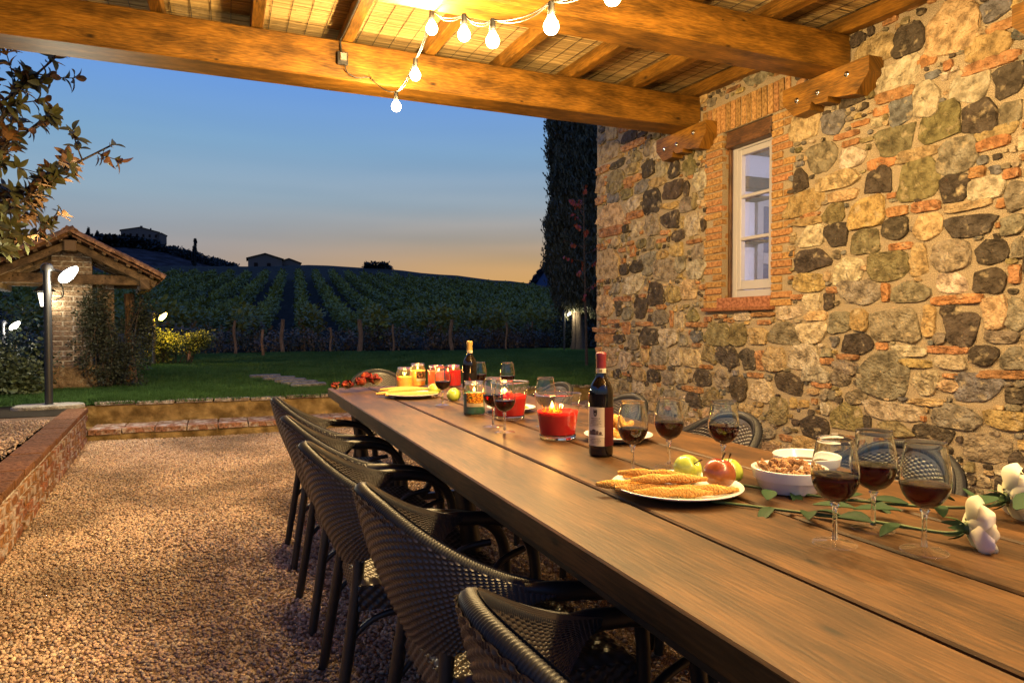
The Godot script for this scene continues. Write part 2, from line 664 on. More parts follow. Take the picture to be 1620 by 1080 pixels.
func landscape() -> void:
	var g := Geo.new()
	var rows := []
	var rad := [0.5, 12.0, 24.0, 27.0, 31.0, 36.0, 42.0, 50.0, 58.0, 66.0, 75.0, 85.0, 95.0, 105.0, 115.0, 125.0, 135.0, 145.0, 152.0, 158.0, 165.0, 180.0, 220.0, 300.0, 500.0, 900.0, 1800.0, 3000.0]
	for r in rad:
		var row := PackedVector3Array()
		for k in 241:
			var a := TAU * k / 240.0
			var x: float = r * sin(a)
			var z: float = -r * cos(a)
			var h := hill_height(x, z) if cos(a) > 0.0 else 0.2
			if r < 26.0:
				h = -0.6
			row.append(Vector3(x, h, z))
		rows.append(row)
	g.grid(rows, true, true)
	struct("terrain", g, M.earth)
	# the lawn between the terrace and the vineyard
	g = Geo.new()
	rows = []
	for i in 36:
		var row := PackedVector3Array()
		var z := -8.36 - i * 0.56
		for j in 60:
			var x := -30.0 + j * 1.1
			row.append(Vector3(x, lawn_height(x, z), z))
		rows.append(row)
	g.grid(rows, false, true)
	struct("lawn", g, M.turf)
	# a wooded hill far behind on the left, with its pale field
	g = Geo.new()
	rows = []
	for i in 14:
		var row := PackedVector3Array()
		var f := i / 9.0
		for j in 90:
			var a := deg_to_rad(-60.0 + j * 0.9)
			var r := 300.0 + 190.0 * f
			row.append(Vector3(r * sin(a), far_hill(rad_to_deg(a), f), -r * cos(a)))
		rows.append(row)
	g.grid(rows, false, true)
	struct("far_hill", g, M.far_field)
	# a blue ridge on the right
	g = Geo.new()
	rows = []
	var nz := noise(0.9, 4, 15)
	for i in 5:
		var row := PackedVector3Array()
		for j in 260:
			var a := 16.0 + j * 0.12
			var r := 800.0 + i * 60.0
			var h: float = 98.0 * smoothstep(21.5, 26.5, a) + 4.0 * nz.get_noise_1d(a * 2.2) + 2.0 * nz.get_noise_1d(a * 17.0)
			var ar := deg_to_rad(a)
			row.append(Vector3(r * sin(ar), -10.0 + (h + 10.0) * i / 4.0, -r * cos(ar)))
		rows.append(row)
	g.grid(rows, false, true)
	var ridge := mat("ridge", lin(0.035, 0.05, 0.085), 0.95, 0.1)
	struct("distant_ridge", g, ridge)


func far_hill(az: float, f: float) -> float:
	var a := [-60.0, -30.0, -13.0, -9.0, -6.5, -3.4, 0.2, 2.6, 6.0, 30.0]
	var b := [22.0, 36.0, 46.5, 49.5, 50.0, 46.5, 38.0, 30.0, 20.0, 8.0]
	var k := 0
	while k < 8 and az > a[k + 1]:
		k += 1
	var top := lerpf(b[k], b[k + 1], clampf((az - a[k]) / (a[k + 1] - a[k]), 0.0, 1.0))
	return top * (sin(minf(f, 1.0) * PI / 2.0)) - maxf(f - 1.0, 0.0) * 20.0 - 6.0 * (1.0 - minf(f, 1.0))


# small leafy cluster used for hedges, vines and shrubs
func leaf_cluster(count: int, size: Vector3, leaf: float, seed_: int, droop := 0.0) -> ArrayMesh:
	var r := RandomNumberGenerator.new()
	r.seed = seed_
	var g := Geo.new()
	for k in count:
		var d := Vector3(r.randfn(), r.randfn(), r.randfn()).normalized() * pow(r.randf(), 0.4)
		var p := d * size
		var dir := (d + Vector3(r.randf_range(-1, 1), r.randf_range(-0.6, 0.6) - droop, r.randf_range(-1, 1))).normalized()
		var side := dir.cross(Vector3(r.randfn(), r.randfn() + 1.5, r.randfn())).normalized()
		var l := leaf * r.randf_range(0.6, 1.25)
		var w := l * 0.36
		var up := side.cross(dir) * l * 0.1
		var s := r.randf_range(0.65, 1.25)
		g.col = Color(s, s, s * r.randf_range(0.8, 1.1))
		g.tri(p, p + dir * l * 0.5 + side * w - up, p + dir * l)
		g.tri(p, p + dir * l, p + dir * l * 0.5 - side * w - up)
	return g.mesh()


func basis_about(turn: float, s: Vector3, tilt := 0.0) -> Basis:
	return Basis(UPV, turn) * Basis(Vector3.RIGHT, tilt) * Basis.from_scale(s)


# copies of small meshes joined into one mesh; every source comes in a few tones
class Join:
	var v := PackedVector3Array()
	var n := PackedVector3Array()
	var c := PackedColorArray()

	func put(src: Array, xf: Transform3D) -> void:
		v.append_array(xf * (src[0] as PackedVector3Array))
		n.append_array(Transform3D(xf.basis.orthonormalized(), Vector3.ZERO) * (src[1] as PackedVector3Array))
		c.append_array(src[2])

	func mesh() -> ArrayMesh:
		var arr := []
		arr.resize(Mesh.ARRAY_MAX)
		arr[Mesh.ARRAY_VERTEX] = v
		arr[Mesh.ARRAY_NORMAL] = n
		arr[Mesh.ARRAY_COLOR] = c
		var m := ArrayMesh.new()
		m.add_surface_from_arrays(Mesh.PRIMITIVE_TRIANGLES, arr)
		return m


func unrolled(m: ArrayMesh, tone: Color) -> Array:
	var a := m.surface_get_arrays(0)
	var v := PackedVector3Array()
	var n := PackedVector3Array()
	var c := PackedColorArray()
	for i in a[Mesh.ARRAY_INDEX]:
		v.append(a[Mesh.ARRAY_VERTEX][i])
		n.append(a[Mesh.ARRAY_NORMAL][i])
		c.append(a[Mesh.ARRAY_COLOR][i] * tone)
	return [v, n, c]


func vineyard() -> void:
	rng.seed = 11
	var near := []
	var far := []
	for k in 6:
		var t := rng.randf_range(0.75, 1.25)
		var dry := maxf(rng.randfn() * 0.2, 0.0)
		var tone := Color((0.18 + 0.05 * dry) * t, 0.175 * t, 0.03 * t)
		near.append(unrolled(leaf_cluster(52, Vector3(0.36, 0.5, 0.36), 0.2, 100 + k), tone))
		far.append(unrolled(leaf_cluster(24, Vector3(0.42, 0.5, 0.4), 0.33, 120 + k), tone))
	var dirv := Vector3(sin(deg_to_rad(5.0)), 0, -cos(deg_to_rad(5.0)))
	var perp := Vector3(cos(deg_to_rad(5.0)), 0, sin(deg_to_rad(5.0)))
	for k in range(-17, 27):
		var j := Join.new()
		var s := 27.0 + rng.randf_range(-0.4, 0.4)
		if k < -3:
			s += (-3 - k) * 0.4
		while s < 140.0:
			var p := perp * (k * 2.6 + 0.6) + dirv * s
			var r := p.length()
			var az := rad_to_deg(atan2(p.x, -p.z))
			if r > 120.0 or az < -17.0 or az > 30.0:
				s += 0.8
				continue
			p.y = hill_height(p.x, p.z) + rng.randf_range(0.75, 1.35)
			p += perp * rng.randfn() * 0.12
			var sc := rng.randf_range(0.75, 1.25)
			j.put((near if r < 55.0 else far)[rng.randi() % 6], Transform3D(basis_about(rng.randf() * TAU, Vector3.ONE * sc), p))
			s += 0.24 if r < 55.0 else 0.4
		if j.v.size() > 1500:
			tag(obj("vine_row", j.mesh(), M.leaf), "row of leafy green grapevines climbing the hillside towards the crest", "vine row", "vine rows on the hillside")
	rng.seed = 12
	# end posts of the vine rows, along the far edge of the lawn
	var posts := [[-0.91, -18.9, 0.78, 0.10, "short weathered post nearest the yellow lamp, leftmost at the lawn's edge"], [0.93, -21.3, 0.83, 0.11, "weathered vineyard post behind the stepping stones"], [3.33, -24.6, 0.92, 0.10, "slim vineyard post between two thick ones, behind the table's far end"], [4.47, -25.2, 1.22, 0.24, "thickest leaning vineyard post, rough grey trunk at the lawn's edge"], [5.6, -24.8, 1.05, 0.10, "slim vineyard post right of the thickest post"], [7.85, -24.9, 1.22, 0.2, "second thick vineyard post, behind the far wine bottle"], [9.8, -24.1, 1.1, 0.1, "slim vineyard post above the large red candle glass"], [0.2, -23.8, 1.15, 0.13, "dark post set back behind the second post, among dry weeds"], [1.7, -24.5, 1.2, 0.18, "dark leaning post among dry weeds left of the slim posts"], [12.0, -26.5, 1.2, 0.09, "thin dark post close to the white garden lamp by the cypress"]]
	for e in posts:
		var g := Geo.new()
		var h: float = e[2]
		var pts := PackedVector3Array()
		var rr := []
		for i in 6:
			pts.append(Vector3(0.05 * sin(i * 1.3 + e[0]) * h * 0.5, h * i / 5.0 - 0.02, 0.03 * cos(i + e[1])))
			rr.append(e[3] * 0.36 * (1.12 - 0.03 * i + 0.05 * sin(i * 2.0)))
		g.tube(pts, rr, 9)
		var o := obj("vineyard_post", g, M.post_wood)
		o.position = Vector3(e[0], lawn_height(e[0], e[1]) - 0.02, e[1])
		tag(o, e[4], "post", "posts along the edge of the vineyard")
	# dry weeds and rusty vine shoots between the posts
	var dryc := leaf_cluster(60, Vector3(0.35, 0.4, 0.3), 0.12, 140, 0.4)
	var xs := []
	var cs := []
	for k in 620:
		var x := rng.randf_range(-16.0, 15.0)
		var z := -25.6 - rng.randf() * 2.4 + clampf(-x, 0.0, 4.0) * 1.3
		xs.append(Transform3D(basis_about(rng.randf() * TAU, Vector3(1, rng.randf_range(0.6, 1.5), 1) * rng.randf_range(0.5, 1.15)), Vector3(x, 0.35 + rng.randf() * 0.55, z)))
		var t := rng.randf_range(0.5, 1.3)
		cs.append(Color(0.19 * t, 0.115 * t, 0.05 * t) if rng.randf() < 0.65 else Color(0.09 * t, 0.085 * t, 0.045 * t))
	scatter("dry_undergrowth", dryc, M.leaf, xs, cs)


# ---------- terrace: gravel bed, low brick wall, stepped edge, stepping stones ----------
func terrace() -> void:
	rng.seed = 13
	var g := Geo.new()
	var rows := []
	for i in 40:
		var row := PackedVector3Array()
		var z := -8.0 + i * 0.36
		for j in 30:
			var x := -1.7 + j * 0.21
			row.append(Vector3(x, gravel_height(x, z), z))
		rows.append(row)
	g.grid(rows)
	struct("terrace_ground", g, M.gravel_bed)
	g = Geo.new()
	g.quad(Vector3(-14, 0.322, 6), Vector3(-1.02, 0.322, 6), Vector3(-1.45, 0.322, -7.45), Vector3(-14, 0.322, -7.0))
	struct("upper_path", g, M.gravel_bed)
	g = Geo.new()
	g.quad(Vector3(-14, 0.328, -6.98), Vector3(-1.46, 0.328, -7.43), Vector3(-1.46, 0.330, -8.5), Vector3(-14, 0.330, -8.5))
	struct("bare_soil", g, M.earth)
	low_wall()
	step_edge()
	# stepping stones in the lawn
	var where := [[0.55, -11.6], [0.72, -11.0], [0.83, -10.45], [0.92, -9.95], [1.0, -9.5]]
	var which := ["farthest and faintest", "second farthest", "middle one", "second nearest", "nearest the terrace edge"]
	for k in 5:
		g = Geo.new()
		g.col = Color(0.26, 0.25, 0.24)
		slab(g, 0.235, 0.115, 0.05, 300 + k)
		var o := obj("stepping_stone", g, M.stone)
		o.position = Vector3(where[k][0], lawn_height(where[k][0], where[k][1]) + 0.012, where[k][1])
		o.rotation.y = rng.randf_range(-0.1, 0.1)
		tag(o, "flat grey stepping stone in the lawn, %s of the five" % which[k], "stepping stone", "stepping stones in the lawn")


func slab(g: Geo, rx: float, rz: float, h: float, seed_: int) -> void:
	var r := RandomNumberGenerator.new()
	r.seed = seed_
	var k := 14
	var ring := []
	for i in k:
		var a := TAU * i / k
		var q := pow(pow(absf(cos(a)), 4) + pow(absf(sin(a)), 4), -0.25) * r.randf_range(0.9, 1.05)
		ring.append(Vector2(cos(a) * rx * q, sin(a) * rz * q))
	var rows := []
	for lv in [[1.0, 0.0], [1.0, h * 0.8], [0.96, h], [0.5, h], [0.001, h]]:
		var row := PackedVector3Array()
		for i in k + 1:
			var p: Vector2 = ring[i % k] * lv[0]
			row.append(Vector3(p.x, lv[1], p.y))
		rows.append(row)
	g.grid(rows, true)


func gravel_height(x: float, z: float) -> float:
	var bank := clampf((x - 4.0) / 0.4, 0.0, 1.0) * lerpf(0.05, 0.17, clampf((-z - 2.5) / 3.0, 0.0, 1.0))
	return bank + 0.012 * sin(x * 2.3 + z) * cos(z * 1.7)


func brick_tone() -> Color:
	var t := rng.randf_range(0.75, 1.2)
	return Color(0.38 * t, 0.18 * t * rng.randf_range(0.85, 1.2), 0.075 * t * rng.randf_range(0.8, 1.3))


# bricks in a few tones and shapes share meshes
func brick_set(size: Vector3, kinds: int, tone: Callable, wob := 0.003, bev := 0.004) -> Array:
	var out := []
	for k in kinds:
		var g := Geo.new()
		g.col = tone.call()
		g.box(Vector3.ZERO, size, bev)
		for i in g.v.size():
			var p := g.v[i]
			g.v[i] += Vector3(sin(p.y * 90 + k * 3.1), sin(p.z * 70 + k * 1.7), cos(p.x * 80 + k * 2.3)) * wob
		out.append(g.mesh())
	return out


func low_wall() -> void:
	# local x runs along the wall away from the camera, z towards the terrace (inner face at z = 0)
	var a := Vector3(-0.86, 0, -1.6)
	var b := Vector3(-1.31, 0, -7.93)
	var dir := (b - a).normalized()
	var length := a.distance_to(b)
	var t := thing("low_brick_wall", "low weathered red brick wall along the left edge of the gravel terrace", "wall", a, atan2(-dir.z, dir.x))
	var g := Geo.new()
	g.box(Vector3(length / 2, 0.135, -0.088), Vector3(length, 0.30, 0.144))
	obj("mortar_core", g, M.lime_mortar, t)
	var st := brick_set(Vector3(0.228, 0.051, 0.16), 6, brick_tone)
	var cap := brick_set(Vector3(0.29, 0.048, 0.182), 6, func(): return Color(0.25, 0.125, 0.062) * rng.randf_range(0.75, 1.15))
	for c in 4:
		var x := 0.12 - (c % 2) * 0.125
		while x < length - 0.08:
			if x > 0.0:
				var o := obj("brick", st[rng.randi() % 6], M.old_brick, t)
				o.position = Vector3(x, 0.028 + c * 0.070, -0.077 + rng.randf_range(-0.003, 0.004))
				o.rotation.y = rng.randf_range(-0.006, 0.006)
			x += 0.25
	var x := 0.15
	while x < length:
		var o := obj("cap_brick", cap[rng.randi() % 6], M.brick, t)
		o.position = Vector3(x, 0.318 + rng.randf_range(-0.002, 0.002), -0.085)
		o.rotation.y = rng.randf_range(-0.01, 0.01)
		x += 0.302


func step_edge() -> void:
	var t := thing("terrace_step", "low ochre plastered step with a brick edge across the end of the terrace", "step", Vector3(-1.3, 0, -7.85))
	var g := Geo.new()
	g.box(Vector3(3.8, 0.03, -0.26), Vector3(8.0, 0.09, 0.5))
	g.box(Vector3(3.8, 0.13, -0.53), Vector3(8.0, 0.36, 0.1))
	g.box(Vector3(3.8, 0.085, -0.25), Vector3(7.9, 0.02, 0.46))
	obj("plaster", g, M.plaster, t)
	var st := brick_set(Vector3(0.288, 0.056, 0.13), 6, func(): return Color(0.36, 0.19, 0.13) * rng.randf_range(0.8, 1.25))
	var x := 0.15
	while x < 7.7:
		var o := obj("brick", st[rng.randi() % 6], M.old_brick, t)
		o.position = Vector3(x, 0.1 + rng.randf_range(-0.002, 0.003), -0.055 + rng.randf_range(-0.004, 0.004))
		o.rotation.y = rng.randf_range(-0.01, 0.01)
		x += 0.298
	var tread := brick_set(Vector3(0.288, 0.03, 0.34), 4, func(): return Color(0.30, 0.19, 0.14) * rng.randf_range(0.8, 1.2))
	x = 0.15
	while x < 7.7:
		var o := obj("tread_brick", tread[rng.randi() % 4], M.old_brick, t)
		o.position = Vector3(x, 0.106, -0.295)
		x += 0.298
	var cop := brick_set(Vector3(0.37, 0.035, 0.17), 5, func(): return Color(0.34, 0.27, 0.22) * rng.randf_range(0.7, 1.25), 0.004)
	x = 0.18
	while x < 7.7:
		var o := obj("coping_stone", cop[rng.randi() % 5], M.old_brick, t)
		o.position = Vector3(x, 0.328 + rng.randf_range(-0.003, 0.003), -0.54)
		o.rotation.y = rng.randf_range(-0.02, 0.02)
		x += 0.385


func gravel_and_grass() -> void:
	rng.seed = 14
	var kinds := []
	for k in 3:
		var g := Geo.new()
		var r := RandomNumberGenerator.new()
		r.seed = 500 + k
		var ph := [r.randf() * 6.0, r.randf() * 6.0, r.randf() * 6.0]
		var rows := []
		for i in 5:
			var row := PackedVector3Array()
			var e := -PI / 2 + PI * i / 4.0
			for j in 8:
				var a := TAU * (j % 7) / 7.0
				var d := Vector3(cos(e) * cos(a), sin(e), cos(e) * sin(a))
				d *= 1.0 + 0.18 * sin(d.x * 3.0 + ph[0]) + 0.16 * sin(d.z * 4.0 + ph[1])
				row.append(d * Vector3(1.0, 0.62, 0.76) + Vector3(0, 0.0001 * i, 0))
			rows.append(row)
		g.grid(rows, true)
		kinds.append(g.mesh())
	var patch := noise(0.9, 3, 404)
	var xs := [[], [], []]
	var cs := [[], [], []]
	for zone in [[-1.32, 0.95, -7.85, -1.3, 92000, 0], [0.95, 4.4, -7.85, -1.0, 62000, 0], [-4.4, -1.05, -7.3, -2.0, 36000, 1]]:
		for i in zone[4]:
			var x := rng.randf_range(zone[0], zone[1])
			var z := rng.randf_range(zone[2], zone[3])
			var y := gravel_height(x, z)
			if zone[5] == 1:
				if x > -1.0 - 0.0711 * (-z - 1.6) + 0.0 or z < -7.0 - 0.04 * x - 0.35 + 0.1:
					continue
				y = 0.324
				if x > -0.86 - 0.0711 * (-z - 1.6) - 0.2:
					continue
			elif x < -0.86 - 0.0711 * (-z - 1.6) + 0.005:
				continue
			var s := rng.randf_range(0.0035, 0.0088) * (1.0 + 0.5 * rng.randf() * rng.randf())
			var b := Basis.from_euler(Vector3(rng.randf_range(-0.5, 0.5), rng.randf() * TAU, rng.randf_range(-0.5, 0.5)))
			var k := rng.randi() % 3
			xs[k].append(Transform3D(b * Basis.from_scale(Vector3.ONE * s), Vector3(x, y + s * 0.2 + rng.randf() * 0.004, z)))
			var t := rng.randf_range(0.68, 1.22) * clampf(1.0 + 0.75 * patch.get_noise_2d(x, z), 0.5, 1.25)
			var w := rng.randf()
			var c := Color(0.49, 0.345, 0.245) if w < 0.5 else (Color(0.43, 0.285, 0.205) if w < 0.75 else (Color(0.58, 0.45, 0.32) if w < 0.93 else Color(0.30, 0.25, 0.23)))
			t *= 0.86
			cs[k].append(Color(c.r * t, c.g * t, c.b * t))
	for k in 3:
		scatter("gravel", kinds[k], M.pebble, xs[k], cs[k])
	# grass
	var tufts := []
	for k in 3:
		var g := Geo.new()
		var r := RandomNumberGenerator.new()
		r.seed = 700 + k
		for i in 90:
			var p := Vector3(r.randf_range(-0.17, 0.17), 0, r.randf_range(-0.17, 0.17))
			var h := r.randf_range(0.025, 0.06)
			var a := r.randf() * TAU
			var side := Vector3(cos(a), 0, sin(a)) * 0.0035
			var lean := Vector3(r.randfn(), 0, r.randfn()) * 0.014
			var s := r.randf_range(0.7, 1.3)
			g.col = Color(s, s, s)
			g.tri(p - side, p + side, p + lean + Vector3(0, h, 0))
			g.tri(p + side, p - side, p + lean + Vector3(0, h, 0))
		tufts.append(g.mesh())
	var gx := [[], [], []]
	var gc := [[], [], []]
	for i in 15000:
		var f := pow(rng.randf(), 1.6)
		var z := -8.45 - f * 16.0
		var wide := 7.0 + f * 9.0
		var x := rng.randf_range(-wide, wide * 0.9)
		if x < -1.5 and z > -8.6:
			continue
		var on_stone := false
		for q in [[0.55, -11.6], [0.72, -11.0], [0.83, -10.45], [0.92, -9.95], [1.0, -9.5]]:
			if absf(x - q[0]) < 0.3 and absf(z - q[1]) < 0.17:
				on_stone = true
		if on_stone:
			continue
		var k := rng.randi() % 3
		var sc := 1.0 + f * 0.9
		gx[k].append(Transform3D(basis_about(rng.randf() * TAU, Vector3(sc, rng.randf_range(0.7, 1.2) * (1.0 + f * 0.3), sc)), Vector3(x, lawn_height(x, z) - 0.004, z)))
		var t := rng.randf_range(0.75, 1.2)
		gc[k].append(Color(0.095 * t, 0.20 * t, 0.055 * t))
	for k in 3:
		scatter("grass", tufts[k], M.grass, gx[k], gc[k])


# ---------- the stone house ----------
const WX := 4.4          # the plane of the wall
const ZL := -5.305       # the window opening: far jamb, near jamb, sill, head
const ZR := -4.652
const YB := 1.425
const YT := 3.005


func stone_tone(k: int) -> Color:
	var base: Color = [Color(0.09, 0.072, 0.06), Color(0.50, 0.38, 0.235), Color(0.19, 0.19, 0.21), Color(0.45, 0.235, 0.115), Color(0.46, 0.345, 0.17), Color(0.27, 0.24, 0.195), Color(0.54, 0.47, 0.38), Color(0.25, 0.215, 0.12)][k]
	var t := rng.randf_range(0.82, 1.22)
	return Color(base.r * t * rng.randf_range(0.94, 1.06), base.g * t, base.b * t * rng.randf_range(0.9, 1.1))


# a rubble stone: uneven outline in the wall's plane (y, z), face bulging out towards -x
func stone_mesh(w: float, h: float, tone: int, seed_: int) -> ArrayMesh:
	var r := RandomNumberGenerator.new()
	r.seed = seed_
	var g := Geo.new()
	g.col = stone_tone(tone)
	var k := 20
	var brick := tone == 3
	var pw := 9.0 if brick else r.randf_range(2.8, 6.0)
	var ph := [r.randf() * TAU, r.randf() * TAU, r.randf() * TAU, r.randf() * TAU]
	var amp := 0.03 if brick else r.randf_range(0.04, 0.10)
	var skew := r.randf_range(-0.18, 0.18) * (0.3 if brick else 1.0)
	var taper := r.randf_range(-0.16, 0.16) * (0.2 if brick else 1.0)
	var deep := r.randf_range(0.012, 0.03)
	var ring := []
	for i in k:
		var a := TAU * i / k
		var q := pow(pow(absf(cos(a)), pw) + pow(absf(sin(a)), pw), -1.0 / pw)
		q *= 1.0 + amp * (0.7 * sin(2 * a + ph[0]) * 0.6 + 0.6 * sin(3 * a + ph[1]) + 0.45 * sin(5 * a + ph[2])) + r.randf_range(-0.035, 0.035)
		var p := Vector2(cos(a) * q, sin(a) * q)
		ring.append(Vector2((p.x * (1.0 + taper * p.y) + skew * p.y * 0.5) * w * 0.5, p.y * h * 0.5))
	if not brick:   # broken edges: a few straight cuts
		for cut in 3:
			var ca := r.randf() * TAU
			var cd := Vector2(cos(ca), sin(ca))
			var far := 0.0
			for p in ring:
				far = maxf(far, p.dot(cd))
			var lim := far * r.randf_range(0.74, 0.96)
			for i in k:
				var over: float = ring[i].dot(cd) - lim
				if over > 0.0:
					ring[i] -= cd * over
	var rows := []
	var tilt := Vector2(r.randf_range(-0.05, 0.05), r.randf_range(-0.05, 0.05))
	var bump_ := noise(7.0, 3, seed_)
	for lv in [[1.0, -0.01], [0.995, 0.55], [0.972, 0.84], [0.90, 0.97], [0.5, 1.0], [0.001, 1.0]]:
		var row := PackedVector3Array()
		for i in k + 1:
			var p: Vector2 = ring[i % k] * lv[0]
			var d: float = lv[1] * deep
			if lv[1] > 0.3:
				d += p.x * tilt.x + p.y * tilt.y + bump_.get_noise_2d(p.x * 1.6, p.y * 1.6) * 0.02
			row.append(Vector3(-maxf(d, -0.02), p.y, p.x))
		rows.append(row)
	g.grid(rows, true, true)
	return g.mesh()


func house() -> void:
	var t := thing("stone_house", "rustic farmhouse wall of mixed rubble stone with a brick framed window", "house", Vector3(WX, 0, 0))
	var g := Geo.new()
	# front wall in four pieces round the opening, the other walls, floor and roof slab; x from the wall's face
	var zf := -7.72
	var zn := 3.0
	g.box(Vector3(0.13, 2.6, (zf + ZL) / 2), Vector3(0.26, 6.2, ZL - zf))
	g.box(Vector3(0.13, 2.6, (zn + ZR) / 2), Vector3(0.26, 6.2, zn - ZR))
	g.box(Vector3(0.13, (YB - 0.5) / 2 - 0.02, (ZL + ZR) / 2), Vector3(0.26, YB + 0.46, ZR - ZL))
	g.box(Vector3(0.13, (YT + 5.7) / 2, (ZL + ZR) / 2), Vector3(0.26, 5.7 - YT, ZR - ZL))
	obj("wall", g, M.mortar, t)
	g = Geo.new()
	g.box(Vector3(4.6, 2.6, zf + 0.2), Vector3(8.3, 6.2, 0.4))
	g.box(Vector3(4.6, 2.6, zn - 0.2), Vector3(8.3, 6.2, 0.4))
	g.box(Vector3(8.6, 2.6, (zf + zn) / 2), Vector3(0.3, 6.2, zn - zf - 0.8))
	obj("wall", g, M.mortar, t)
	g = Geo.new()
	g.box(Vector3(4.3, 5.85, (zf + zn) / 2), Vector3(9.4, 0.25, zn - zf + 0.8))
	obj("roof", g, M.grey_wood, t)
	stones(t)
	window_surround(t)
	window(t)
	room(t)


